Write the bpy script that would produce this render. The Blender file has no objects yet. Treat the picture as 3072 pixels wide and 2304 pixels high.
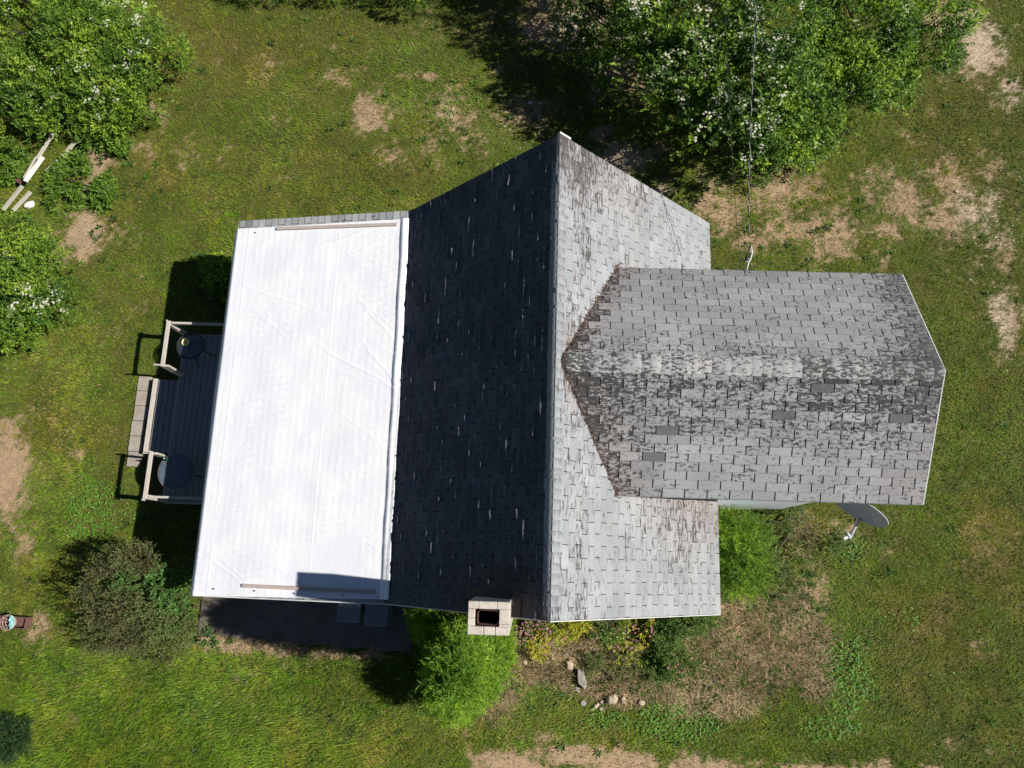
import bpy, math, random
import numpy as np
from mathutils import Vector, Matrix

# ------------------------------------------------------------------ camera, world, sun
scene = bpy.context.scene
C = scene.collection
CAM = np.array([-0.3139, -2.2972, 15.0917])          # drone height above the lawn, metres
TILT, ROLL, YAW, FPX = 0.2311, 0.0185, 0.0278, 2290.79

def rotm(a, b, c):
    ca, sa, cb, sb, cc, sc = math.cos(a), math.sin(a), math.cos(b), math.sin(b), math.cos(c), math.sin(c)
    return (np.array([[cc, -sc, 0], [sc, cc, 0], [0, 0, 1]]) @ np.array([[1, 0, 0], [0, ca, -sa], [0, sa, ca]])
            @ np.array([[cb, 0, sb], [0, 1, 0], [-sb, 0, cb]]))
CR = rotm(TILT, ROLL, YAW)
cam_data = bpy.data.cameras.new('camera')
cam_data.sensor_width = 36.0
cam_data.lens = FPX / 3072 * 36.0
cam_data.clip_end = 500
cam = bpy.data.objects.new('camera', cam_data)
C.objects.link(cam)
M4 = Matrix([list(CR[i]) + [CAM[i]] for i in range(3)] + [[0, 0, 0, 1]])
cam.matrix_world = M4
scene.camera = cam

SUN = np.array([-0.970, 0.068, -1.0]); SUN /= np.linalg.norm(SUN)      # direction the light travels
world = bpy.data.worlds.new('World'); scene.world = world; world.use_nodes = True
wn = world.node_tree
bg = wn.nodes['Background']; bg.inputs['Strength'].default_value = 0.05
sky = wn.nodes.new('ShaderNodeTexSky'); sky.sky_type = 'NISHITA'; sky.sun_disc = False
sky.sun_elevation = math.asin(-SUN[2]); sky.sun_rotation = math.atan2(-SUN[0], -SUN[1])
sky.air_density = 0.62; sky.dust_density = 0.15; sky.ozone_density = 2.0
wn.links.new(sky.outputs[0], bg.inputs[0])
sl = bpy.data.lights.new('sun', 'SUN'); sl.energy = 5.0; sl.angle = math.radians(0.5); sl.color = (1.0, 0.965, 0.90)
so = bpy.data.objects.new('sun', sl); C.objects.link(so)
so.rotation_euler = Vector(SUN).to_track_quat('-Z', 'Y').to_euler(); so.location = (20, 0, 30)
vs = scene.view_settings
vs.view_transform = 'Standard'; vs.look = 'None'; vs.exposure = 0.42; vs.gamma = 1.0; vs.use_curve_mapping = False

# ------------------------------------------------------------------ helpers
def at(u, v, z=0.0):
    """photo pixel (3072 x 2304) -> the real point at height z"""
    d = CR @ np.array([(u - 1536) / FPX, -(v - 1152) / FPX, -1.0])
    return CAM + d * (z - CAM[2]) / d[2]
def at_arr(u, v, z=0.0):
    d = np.stack([(u - 1536) / FPX, -(v - 1152) / FPX, -np.ones_like(u)], -1) @ CR.T
    return CAM + d * ((z - CAM[2]) / d[..., 2])[..., None]
def to_px(P):
    q = (np.asarray(P) - CAM) @ CR
    return 1536 + FPX * q[..., 0] / -q[..., 2], 1152 - FPX * q[..., 1] / -q[..., 2]

def tag(o, label=None, cat=None, group=None, kind=None):
    if label: o['label'] = label
    if cat: o['category'] = cat
    if group: o['group'] = group
    if kind: o['kind'] = kind
    return o
def empty(name, loc=(0, 0, 0), rz=0.0):
    o = bpy.data.objects.new(name, None); C.objects.link(o); o.empty_display_size = 0.2
    o.location = loc; o.rotation_euler = (0, 0, rz); return o
def link(name, me, parent=None, mat=None):
    o = bpy.data.objects.new(name, me); C.objects.link(o)
    if parent is not None: o.parent = parent
    if mat is not None: me.materials.append(mat)
    return o
def copy_tree(o, parent=None):
    c = o.copy(); C.objects.link(c)
    if parent is not None: c.parent = parent
    for ch in list(o.children): copy_tree(ch, c)
    return c

class MB:
    """collects boxes, tubes, lathes into one mesh"""
    def __init__(s): s.v = []; s.f = []; s.sm = []
    def add(s, vs_, fs, smooth=False):
        n = len(s.v); s.v += [tuple(map(float, p)) for p in vs_]; s.f += [tuple(i + n for i in f) for f in fs]; s.sm += [smooth] * len(fs)
    def box(s, c, size, rz=0.0, bev=0.0, tilt=None):
        x, y, z = [k / 2 for k in size]; b = min(bev, x * .9, y * .9, z * .9)
        if b <= 0:
            P = [(sx * x, sy * y, sz * z) for sz in (-1, 1) for sx, sy in ((-1, -1), (1, -1), (1, 1), (-1, 1))]
            F = [(3, 2, 1, 0), (4, 5, 6, 7), (0, 1, 5, 4), (1, 2, 6, 5), (2, 3, 7, 6), (3, 0, 4, 7)]
        else:
            P = []
            for zz, k in ((-z, 1), (-z + b, 0), (z - b, 0), (z, 1)):
                xi, yi = x - b * k, y - b * k
                P += [(-xi + b*(1-k), -yi, zz), (xi - b*(1-k), -yi, zz), (xi, -yi + b*(1-k), zz), (xi, yi - b*(1-k), zz),
                      (xi - b*(1-k), yi, zz), (-xi + b*(1-k), yi, zz), (-xi, yi - b*(1-k), zz), (-xi, -yi + b*(1-k), zz)]
            F = [tuple(range(7, -1, -1)), tuple(range(24, 32))]
            for l in range(3):
                for i in range(8):
                    j = (i + 1) % 8; F.append((l*8+i, l*8+j, l*8+8+j, l*8+8+i))
        m = Matrix.Rotation(rz, 3, 'Z')
        if tilt is not None: m = m @ tilt
        P = [m @ Vector(p) + Vector(c) for p in P]
        s.add(P, F)
    def tube(s, pts, r, seg=8, caps=True, smooth=True):
        pts = [Vector(p) for p in pts]; n = len(pts)
        rs = r if isinstance(r, (list, tuple)) else [r] * n
        P = []
        for i, p in enumerate(pts):
            d = (pts[min(i + 1, n - 1)] - pts[max(i - 1, 0)]).normalized()
            a = d.orthogonal().normalized() if i == 0 else (a - d * a.dot(d)).normalized()
            b = d.cross(a)
            P += [p + (a * math.cos(t) + b * math.sin(t)) * rs[i] for t in [2 * math.pi * k / seg for k in range(seg)]]
        F = [(i*seg+k, i*seg+(k+1) % seg, (i+1)*seg+(k+1) % seg, (i+1)*seg+k) for i in range(n-1) for k in range(seg)]
        if caps: F += [tuple(range(seg - 1, -1, -1)), tuple((n-1)*seg + k for k in range(seg))]
        s.add(P, F, smooth)
    def lathe(s, prof, c=(0, 0, 0), seg=32, smooth=True, m=None):
        P = []
        for r, z in prof:
            for k in range(seg):
                t = 2 * math.pi * k / seg; p = Vector((r * math.cos(t), r * math.sin(t), z))
                if m is not None: p = m @ p
                P.append(p + Vector(c))
        n = len(prof)
        F = [(i*seg+k, i*seg+(k+1) % seg, (i+1)*seg+(k+1) % seg, (i+1)*seg+k) for i in range(n-1) for k in range(seg)]
        s.add(P, F, smooth)
    def build(s, name, mat, parent=None):
        me = bpy.data.meshes.new(name); me.from_pydata(s.v, [], s.f)
        me.polygons.foreach_set('use_smooth', s.sm); me.update()
        return link(name, me, parent, mat)

def np_mesh(name, verts, faces, mat, parent=None, cols=None, smooth=False, attr='Col'):
    """fast mesh: verts (N,3), faces (M,k)"""
    me = bpy.data.meshes.new(name); verts = np.ascontiguousarray(verts, np.float32); faces = np.ascontiguousarray(faces, np.int32)
    k = faces.shape[1]
    me.vertices.add(len(verts)); me.vertices.foreach_set('co', verts.ravel())
    me.loops.add(faces.size); me.loops.foreach_set('vertex_index', faces.ravel())
    me.polygons.add(len(faces)); me.polygons.foreach_set('loop_start', np.arange(0, faces.size, k, dtype=np.int32))
    me.polygons.foreach_set('loop_total', np.full(len(faces), k, np.int32))
    if smooth: me.polygons.foreach_set('use_smooth', np.ones(len(faces), bool))
    me.update(calc_edges=True)
    if cols is not None:
        if not isinstance(cols, dict): cols = {attr: cols}
        for an, cc in cols.items():
            ca = me.color_attributes.new(an, 'FLOAT_COLOR', 'POINT')
            c4 = np.ones((len(verts), 4), np.float32); c4[:, :cc.shape[1]] = cc
            ca.data.foreach_set('color', c4.ravel())
    return link(name, me, parent, mat)

def vnoise(x, y, seed=0):
    xi, yi = np.floor(x).astype(np.int64), np.floor(y).astype(np.int64)
    fx, fy = x - xi, y - yi; fx = fx*fx*(3-2*fx); fy = fy*fy*(3-2*fy)
    def h(a, b):
        n = (a * 374761393 + b * 668265263 + seed * 1442695041) & 0xffffffff
        n = ((n ^ (n >> 13)) * 1274126177) & 0xffffffff
        return ((n ^ (n >> 16)) & 0xffff) / 65535.0
    return (h(xi, yi)*(1-fx) + h(xi+1, yi)*fx)*(1-fy) + (h(xi, yi+1)*(1-fx) + h(xi+1, yi+1)*fx)*fy
def fbm(x, y, seed=0, oct=4):
    s = 0; a = 1; t = 0
    for o in range(oct):
        s = s + a * vnoise(x * 2**o + 17.3*o, y * 2**o - 9.1*o, seed + o); t += a; a *= .55
    return s / t
def sstep(a, b, x):
    t = np.clip((x - a) / (b - a), 0, 1); return t*t*(3-2*t)

# ------------------------------------------------------------------ materials
def nmat(name):
    m = bpy.data.materials.new(name); m.use_nodes = True
    nt = m.node_tree; b = nt.nodes['Principled BSDF']; return m, nt, b
def noise_col(name, c1, c2, scale=8, rough=.8, detail=6, bump=0.0, bscale=None, spec=.3, stretch=None, metallic=0.0):
    m, nt, b = nmat(name); N = nt.nodes; L = nt.links
    tc = N.new('ShaderNodeTexCoord'); mp = N.new('ShaderNodeMapping'); L.new(tc.outputs['Object'], mp.inputs[0])
    if stretch: mp.inputs['Scale'].default_value = stretch
    nz = N.new('ShaderNodeTexNoise'); nz.inputs['Scale'].default_value = scale; nz.inputs['Detail'].default_value = detail
    nz.inputs['Roughness'].default_value = .65; L.new(mp.outputs[0], nz.inputs[0])
    r = N.new('ShaderNodeValToRGB'); r.color_ramp.elements[0].position = .3; r.color_ramp.elements[1].position = .7
    r.color_ramp.elements[0].color = (*c1, 1); r.color_ramp.elements[1].color = (*c2, 1)
    L.new(nz.outputs[0], r.inputs[0]); L.new(r.outputs[0], b.inputs['Base Color'])
    b.inputs['Roughness'].default_value = rough; b.inputs['Specular IOR Level'].default_value = spec; b.inputs['Metallic'].default_value = metallic
    if bump:
        n2 = N.new('ShaderNodeTexNoise'); n2.inputs['Scale'].default_value = bscale or scale*4; n2.inputs['Detail'].default_value = 5
        L.new(mp.outputs[0], n2.inputs[0]); bp = N.new('ShaderNodeBump'); bp.inputs['Strength'].default_value = bump; bp.inputs['Distance'].default_value = .02
        L.new(n2.outputs[0], bp.inputs['Height']); L.new(bp.outputs[0], b.inputs['Normal'])
    return m
def foliage_mat(name, trans=.35, rough=.55, spec=.35):
    m, nt, b = nmat(name); N = nt.nodes; L = nt.links
    a = N.new('ShaderNodeAttribute'); a.attribute_name = 'Col'
    L.new(a.outputs['Color'], b.inputs['Base Color']); b.inputs['Roughness'].default_value = rough; b.inputs['Specular IOR Level'].default_value = spec
    if trans:
        t = N.new('ShaderNodeBsdfTranslucent'); mx = N.new('ShaderNodeMixShader'); mx.inputs[0].default_value = trans
        g = N.new('ShaderNodeMix'); g.data_type = 'RGBA'; g.blend_type = 'MULTIPLY'; g.inputs[0].default_value = 1
        g.inputs[7].default_value = (1.1, 1.25, .5, 1); L.new(a.outputs['Color'], g.inputs[6]); L.new(g.outputs[2], t.inputs[0])
        L.new(b.outputs[0], mx.inputs[1]); L.new(t.outputs[0], mx.inputs[2]); L.new(mx.outputs[0], N['Material Output'].inputs[0])
    return m
M_leaf = foliage_mat('leaf'); M_blade = foliage_mat('grass_blade', .25, .6, .25); M_petal = foliage_mat('petal', .3, .8, .1)
M_straw = foliage_mat('straw', .1, .9, .1)
M_bark = noise_col('bark', (.05, .035, .025), (.12, .09, .065), 30, .9, bump=.5)
M_wood_grey = noise_col('weathered_wood', (.34, .30, .25), (.55, .50, .44), 6, .85, stretch=(14, 1.2, 14), bump=.25)
M_wood_grey_y = noise_col('weathered_wood_cross', (.34, .30, .25), (.55, .50, .44), 6, .85, stretch=(1.2, 14, 14), bump=.25)
M_deck = noise_col('stained_deck_boards', (.17, .17, .17), (.30, .30, .29), 5, .8, stretch=(16, 1.0, 10), bump=.3)
M_batten = noise_col('batten_wood', (.36, .29, .25), (.48, .40, .35), 4, .8, stretch=(1, 20, 10))
M_white = noise_col('white_trim', (.46, .46, .45), (.66, .66, .64), 5, .5)
M_siding = noise_col('white_siding', (.76, .77, .78), (.82, .83, .84), 3, .5, stretch=(1, 1, 6))
M_conc = noise_col('concrete', (.10, .086, .072), (.17, .15, .13), 3.5, .9, bump=.3, bscale=80)
M_paver = noise_col('paver', (.24, .21, .17), (.36, .32, .27), 6, .9, bump=.4, bscale=70)
M_chim = noise_col('chimney_block', (.40, .35, .29), (.58, .52, .45), 9, .9, bump=.5, bscale=90)
M_clay = noise_col('clay_flue', (.03, .014, .012), (.09, .035, .028), 12, .85)
M_soot = noise_col('soot', (.008, .008, .007), (.02, .018, .015), 10, .95)
M_metal_dark = noise_col('dark_metal', (.02, .022, .025), (.05, .05, .055), 20, .45, metallic=.6)
M_metal_grey = noise_col('galvanised', (.45, .46, .47), (.62, .63, .64), 12, .35, metallic=.7)
M_dish = noise_col('dish_grey', (.33, .34, .36), (.42, .43, .45), 8, .45)
M_bin = noise_col('bin_plastic', (.13, .15, .17), (.18, .20, .22), 6, .5)
M_black = noise_col('rubber', (.012, .012, .013), (.03, .03, .03), 20, .6)
M_wire_grey = noise_col('cable_alu', (.35, .35, .34), (.5, .5, .48), 30, .4)
M_stone = noise_col('stone', (.34, .27, .19), (.52, .43, .32), 9, .9, bump=.5, bscale=50)
M_stone_grey = noise_col('grey_stone', (.22, .20, .18), (.36, .33, .29), 9, .9, bump=.5, bscale=50)
M_white_stone = noise_col('white_rubble', (.6, .58, .54), (.8, .78, .75), 12, .9, bump=.4)
M_blue = noise_col('pale_blue_paint', (.07, .095, .115), (.11, .145, .175), 6, .45)
M_yellow = noise_col('yellow_glaze', (.50, .45, .16), (.66, .60, .26), 10, .5)
M_turq = noise_col('turquoise', (.22, .50, .50), (.42, .70, .66), 10, .6)
M_brownwood = noise_col('brown_timber', (.09, .045, .035), (.17, .09, .07), 8, .8, stretch=(1, 10, 10), bump=.3)
M_pinkwire = noise_col('rusty_wire', (.35, .22, .17), (.5, .36, .28), 20, .7)
mg, nt, b = nmat('table_glass'); b.inputs['Base Color'].default_value = (.10, .12, .15, 1); b.inputs['Roughness'].default_value = .2; b.inputs['Alpha'].default_value = .55
M_glass = mg

def roof_mat(name, c1, c2, dark, blotch_scale=(40, 40, 40), spec=.25):
    m, nt, b = nmat(name); N = nt.nodes; L = nt.links
    tc = N.new('ShaderNodeTexCoord'); a = N.new('ShaderNodeAttribute'); a.attribute_name = 'Tab'
    w = N.new('ShaderNodeAttribute'); w.attribute_name = 'Wear'
    sa = N.new('ShaderNodeSeparateColor'); L.new(a.outputs['Color'], sa.inputs[0])
    sw = N.new('ShaderNodeSeparateColor'); L.new(w.outputs['Color'], sw.inputs[0])
    base = N.new('ShaderNodeMix'); base.data_type = 'RGBA'; base.inputs[6].default_value = (*c1, 1); base.inputs[7].default_value = (*c2, 1)
    L.new(sa.outputs[0], base.inputs[0])
    gr = N.new('ShaderNodeTexNoise'); gr.inputs['Scale'].default_value = 110; gr.inputs['Detail'].default_value = 3; L.new(tc.outputs['Object'], gr.inputs[0])
    mr = N.new('ShaderNodeMapRange'); mr.inputs[1].default_value = .25; mr.inputs[2].default_value = .75; mr.inputs[3].default_value = .78; mr.inputs[4].default_value = 1.2
    L.new(gr.outputs[0], mr.inputs[0])
    mul = N.new('ShaderNodeVectorMath'); mul.operation = 'SCALE'; L.new(base.outputs[2], mul.inputs[0]); L.new(mr.outputs[0], mul.inputs['Scale'])
    # large tonal streaks
    st = N.new('ShaderNodeTexNoise'); st.inputs['Scale'].default_value = 1.6; st.inputs['Detail'].default_value = 5; L.new(tc.outputs['Object'], st.inputs[0])
    ms = N.new('ShaderNodeMapRange'); ms.inputs[1].default_value = .3; ms.inputs[2].default_value = .7; ms.inputs[3].default_value = .85; ms.inputs[4].default_value = 1.1
    L.new(st.outputs[0], ms.inputs[0]); mul2 = N.new('ShaderNodeVectorMath'); mul2.operation = 'SCALE'
    L.new(mul.outputs[0], mul2.inputs[0]); L.new(ms.outputs[0], mul2.inputs['Scale'])
    # stain tint (pinkish brown): wear G
    pk = N.new('ShaderNodeMix'); pk.data_type = 'RGBA'; pk.blend_type = 'MULTIPLY'; pk.inputs[7].default_value = (1.0, .84, .80, 1)
    L.new(sw.outputs[1], pk.inputs[0]); L.new(mul2.outputs[0], pk.inputs[6])
    # worn granules : wear R drives a noise threshold, heavier at the tab butt
    mp = N.new('ShaderNodeMapping'); mp.inputs['Scale'].default_value = blotch_scale; L.new(tc.outputs['Object'], mp.inputs[0])
    nz = N.new('ShaderNodeTexNoise'); nz.inputs['Scale'].default_value = 1; nz.inputs['Detail'].default_value = 7; nz.inputs['Roughness'].default_value = .7; nz.inputs['Distortion'].default_value = .6
    L.new(mp.outputs[0], nz.inputs[0])
    ad = N.new('ShaderNodeMath'); ad.operation = 'MULTIPLY_ADD'; ad.inputs[1].default_value = .27; L.new(sw.outputs[0], ad.inputs[0]); L.new(nz.outputs[0], ad.inputs[2])
    th = N.new('ShaderNodeMapRange'); th.inputs[1].default_value = .60; th.inputs[2].default_value = .69; L.new(ad.outputs[0], th.inputs[0])
    dk = N.new('ShaderNodeMix'); dk.data_type = 'RGBA'; dk.inputs[7].default_value = (*dark, 1)
    L.new(th.outputs[0], dk.inputs[0]); L.new(pk.outputs[2], dk.inputs[6])
    # replaced / dirty tabs : wear B darkens evenly
    dd = N.new('ShaderNodeMix'); dd.data_type = 'RGBA'; dd.inputs[7].default_value = (.085, .085, .085, 1)
    L.new(sw.outputs[2], dd.inputs[0]); L.new(dk.outputs[2], dd.inputs[6])
    # sun glints painted on curled tips, paler than the dark west tabs
    tip = N.new('ShaderNodeMix'); tip.data_type = 'RGBA'; tip.inputs[7].default_value = (.17, .185, .20, 1); L.new(sa.outputs[2], tip.inputs[0])
    L.new(dd.outputs[2], tip.inputs[6]); L.new(tip.outputs[2], b.inputs['Base Color'])
    b.inputs['Roughness'].default_value = .85; b.inputs['Specular IOR Level'].default_value = spec
    bp = N.new('ShaderNodeBump'); bp.inputs['Strength'].default_value = .35; bp.inputs['Distance'].default_value = .006
    L.new(gr.outputs[0], bp.inputs['Height']); L.new(bp.outputs[0], b.inputs['Normal'])
    return m
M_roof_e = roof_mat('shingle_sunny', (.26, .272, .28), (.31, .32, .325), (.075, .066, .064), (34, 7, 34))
M_roof_w = roof_mat('shingle_shade_toned', (.050, .060, .076), (.085, .095, .112), (.03, .033, .037), (30, 12, 30))  # west slope: its shade is put into this darker, bluer base colour
M_roof_wing = roof_mat('shingle_wing', (.23, .232, .235), (.29, .29, .29), (.042, .040, .038), (15, 30, 20))
M_roof_porch = roof_mat('shingle_porch', (.24, .25, .25), (.34, .35, .35), (.12, .12, .12))
M_underlay = noise_col('shingle_slot', (.012, .012, .012), (.03, .029, .027), 30, .95)

# ------------------------------------------------------------------ measured house
Zr, Yn, Ys, PITCH = 5.474, 3.5741, -2.9555, 1.013
EX, BX, PX, PZ = 2.7126, 2.4715, 5.6554, 2.3988
Ze, Zb = Zr - PITCH * EX, Zr - PITCH * BX
WY, WZ, WA, WZE, WX1 = 0.3078, 5.425, 1.657, 4.5694, 5.0202
CHX0, CHX1, CHY0, CHY1, CHZ = -0.981, -0.4883, -3.121, -2.7445, 5.7731
def zwest(x): return Zr + PITCH * x
def zporch(x): return PZ + (Zb - PZ) / (PX - BX) * (x + PX)

# ------------------------------------------------------------------ ground
def zones(lst, X, Y):
    s = np.zeros_like(X)
    for u, v, ru, rv, w in lst:
        p = at(u, v); px = np.linalg.norm(at(u + 50, v) - at(u - 50, v)) / 100
        s = np.maximum(s, w * np.exp(-(((X - p[0]) / (ru * px))**2 + ((Y - p[1]) / (rv * px))**2)**1.1))
    return s
SOIL_LIT_EDGE = [(1115, 330, 70, 90, 1), (1175, 455, 60, 55, .7), (1150, 240, 50, 30, .6), (1040, 215, 70, 60, .55), (1270, 225, 110, 25, .7), (1480, 210, 60, 30, .5),
        (1400, 330, 150, 110, .62), (1580, 330, 130, 100, .58), (1640, 400, 60, 50, .5), (1290, 430, 90, 70, .4),
        (1880, 465, 110, 60, 1.1), (1990, 560, 60, 40, .8), (1800, 400, 50, 40, .7), (1700, 60, 220, 110, 1.0), (1850, 220, 120, 130, .9),
        (2150, 600, 100, 130, .8), (2330, 560, 140, 100, .78), (2480, 690, 230, 120, .82), (2700, 600, 180, 120, .78), (2250, 720, 80, 50, .55),
        (2640, 780, 120, 60, .6), (2900, 620, 150, 170, .85), (2960, 760, 110, 110, .72), (3020, 950, 60, 150, .85), (3000, 1050, 55, 60, .8), (2990, 470, 110, 80, .5),
        (2930, 130, 110, 130, 1.05), (2840, 60, 90, 90, .9), (3040, 260, 70, 90, .75), (2770, 330, 40, 30, .45), (2750, 420, 70, 30, .45),
        (290, 480, 55, 60, 1), (250, 700, 85, 95, 1.1), (270, 580, 50, 60, .8), (430, 450, 45, 60, .7), (470, 330, 40, 50, .5), (190, 760, 60, 50, .6),
        (15, 1430, 90, 130, 1.3), (20, 1300, 90, 60, .9), (100, 1900, 60, 45, .65), (130, 1850, 50, 30, .5), (240, 1362, 28, 24, .8), (545, 500, 20, 24, .6),
        (740, 2010, 60, 35, .6), (860, 2000, 30, 25, .5), (640, 1925, 70, 34, 1.3), (720, 1940, 90, 28, 1.3), (850, 1948, 100, 24, 1.3), (980, 1958, 100, 22, 1.2), (1100, 1968, 90, 20, 1.2), (220, 2150, 40, 30, .5), (560, 1955, 60, 20, .4), (1410, 2190, 40, 20, .5),  # entries along the patio edge paint its sunlit strip as tan ground
        (1560, 2310, 150, 62, 1.2), (1720, 2270, 150, 46, 1.2), (1900, 2300, 250, 55, 1.1), (2150, 2310, 260, 48, 1.1), (2450, 2325, 280, 38, 1.0), (2750, 2310, 160, 30, .7), (3000, 2240, 120, 50, .5),
        (1640, 2215, 60, 28, 1), (1600, 2030, 200, 110, .42), (1450, 2090, 60, 80, .5), (2400, 1570, 50, 80, .6), (2540, 1600, 60, 90, .45), (2420, 1750, 110, 130, .5),
        (2300, 1900, 260, 120, .55), (1900, 1980, 240, 90, .45), (2860, 2235, 60, 30, .6), (2950, 1950, 80, 60, .3), (60, 1650, 50, 60, .4), (1060, 1990, 60, 20, .4), (820, 760, 60, 60, .35)]
BARE = [(15, 1430, 100, 150, 1), (250, 700, 90, 95, 1), (290, 480, 60, 70, 1), (1560, 2300, 200, 80, 1), (1800, 2290, 250, 60, 1), (2150, 2300, 260, 60, 1), (2450, 2310, 280, 50, 1), (2930, 100, 110, 120, .8)]
GRAVEL = [(1890, 470, 120, 70, 1.1), (1990, 570, 50, 40, .8), (2930, 120, 130, 140, 1), (3040, 280, 70, 100, .8), (2960, 640, 140, 160, .8), (3010, 960, 60, 150, .8), (1800, 120, 220, 150, .9), (2400, 690, 300, 80, .3), (1560, 350, 200, 90, .45), (250, 690, 110, 110, .45)]
STRAW = [(1480, 2060, 90, 110, .9), (1650, 1960, 150, 110, .95), (1800, 1930, 120, 80, .9), (1850, 2060, 160, 70, .9), (2060, 2080, 130, 90, .9), (2150, 1960, 140, 110, 1.0),
         (2200, 1830, 110, 90, 1.0), (2290, 1990, 100, 130, 1), (2380, 1900, 90, 170, 1), (2430, 1960, 80, 150, .95), (2310, 1720, 60, 80, .8), (2400, 1600, 70, 80, .6), (2170, 2100, 130, 60, .9)]
CLOVER = [(2540, 2030, 85, 120, 1), (2480, 2180, 140, 60, .6), (2560, 1960, 70, 60, .7), (1820, 2160, 85, 40, .9), (2030, 2170, 160, 60, 1), (300, 1530, 130, 130, .7), (300, 1750, 110, 90, .7),
          (560, 1660, 60, 60, .4), (2350, 1500, 120, 60, .3), (2550, 1640, 90, 60, .6), (2700, 1850, 100, 60, .4), (2800, 2020, 100, 60, .4), (2400, 830, 200, 35, .5), (1350, 320, 70, 120, .6), (1500, 300, 150, 60, .5)]
DRYISH = [(700, 120, 250, 120, .8), (560, 300, 120, 120, .6), (420, 420, 90, 120, .7), (900, 330, 200, 120, .5), (160, 1050, 160, 100, .6), (420, 950, 130, 80, .6), (200, 1900, 200, 90, .6), (300, 2000, 200, 80, .5),
          (2750, 400, 200, 100, .6), (2900, 1300, 120, 250, .6), (2950, 1700, 150, 200, .6), (2600, 1560, 200, 60, .4), (850, 2100, 250, 90, .3), (2830, 1180, 40, 120, .4), (1500, 2180, 350, 50, .7), (1000, 430, 120, 100, .6)]
def axis(lo, hi, step, far):
    fine = np.arange(lo, hi + step * .5, step)
    g = [fine[0] - step * 3 * 1.45**k for k in range(24) if step * 3 * 1.45**k < far][::-1]
    h = [fine[-1] + step * 3 * 1.45**k for k in range(24) if step * 3 * 1.45**k < far]
    return np.concatenate([g, fine, h])
gx, gy = axis(-15.5, 13.0, .055, 300), axis(-8.5, 13.0, .055, 300)
GX, GY = np.meshgrid(gx, gy)
def soil_lit_amt(X, Y):
    z = zones(SOIL_LIT_EDGE, X, Y)
    n = fbm(X * 2.1, Y * 2.1, 3, 5); n2 = fbm(X * 9, Y * 9, 31, 4); n3 = fbm(X * 26, Y * 26, 33, 2)
    return sstep(.30, .88, z * (1 + .15 * (z > .95)) + (n - .5) * 1.25 + (n2 - .5) * 1.1 + (n3 - .5) * .7)
def hgt(X, Y):
    fade = np.exp(-((np.abs(X) / 40)**4 + (np.abs(Y) / 40)**4))
    return (-.03 + (fbm(X * .8, Y * .8, 5, 3) - .5) * .05 * fade)
SO = soil_lit_amt(GX, GY); GR = sstep(.3, .8, zones(GRAVEL, GX, GY)); ST = sstep(.3, .7, zones(STRAW, GX, GY) + (fbm(GX * 2, GY * 2, 8) - .5) * .6)
n1 = fbm(GX * 2.2, GY * 2.2, 11, 5)[..., None]; n2 = fbm(GX * 12, GY * 12, 12, 3)[..., None]
col = (1 - n1) * np.array([.050, .062, .012]) + n1 * np.array([.12, .10, .034])
soilc = np.array([.35, .245, .15]) * (.72 + .5 * n2) * (.85 + .3 * n1)
gravc = np.array([.42, .33, .235]) * (.6 + .8 * n2)
soilc = soilc * (1 - GR[..., None]) + gravc * GR[..., None]
strawc = np.array([.19, .135, .08]) * (.6 + .8 * n2)
col = col * (1 - ST[..., None]) + strawc * ST[..., None]
col = col * (1 - SO[..., None]) + soilc * SO[..., None]
far_ = sstep(1.0, 1.25, np.maximum(np.abs(GX + 1.2) / 14.0, np.abs(GY - 2.2) / 10.5))[..., None]
col = col * (1 - far_) + np.array([.10, .125, .022]) * far_
GZ = hgt(GX, GY) + SO * -.01
ny, nx = GX.shape
idx = np.arange(nx * ny).reshape(ny, nx)
F = np.stack([idx[:-1, :-1], idx[:-1, 1:], idx[1:, 1:], idx[1:, :-1]], -1).reshape(-1, 4)
mgd, nt, b = nmat('lawn_soil'); N = nt.nodes; L = nt.links
a = N.new('ShaderNodeAttribute'); a.attribute_name = 'Col'; tc = N.new('ShaderNodeTexCoord')
nz = N.new('ShaderNodeTexNoise'); nz.inputs['Scale'].default_value = 45; nz.inputs['Detail'].default_value = 5; L.new(tc.outputs['Object'], nz.inputs[0])
mr = N.new('ShaderNodeMapRange'); mr.inputs[1].default_value = .3; mr.inputs[2].default_value = .7; mr.inputs[3].default_value = .6; mr.inputs[4].default_value = 1.3; L.new(nz.outputs[0], mr.inputs[0])
sc_ = N.new('ShaderNodeVectorMath'); sc_.operation = 'SCALE'; L.new(a.outputs['Color'], sc_.inputs[0]); L.new(mr.outputs[0], sc_.inputs['Scale']); L.new(sc_.outputs[0], b.inputs['Base Color'])
bp = N.new('ShaderNodeBump'); bp.inputs['Strength'].default_value = .6; bp.inputs['Distance'].default_value = .02; L.new(nz.outputs[0], bp.inputs['Height']); L.new(bp.outputs[0], b.inputs['Normal'])
b.inputs['Roughness'].default_value = .95; b.inputs['Specular IOR Level'].default_value = .1
ground = np_mesh('ground', np.stack([GX.ravel(), GY.ravel(), GZ.ravel()], -1), F, mgd, cols=col.reshape(-1, 3), smooth=True)
tag(ground, kind='structure')

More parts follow.
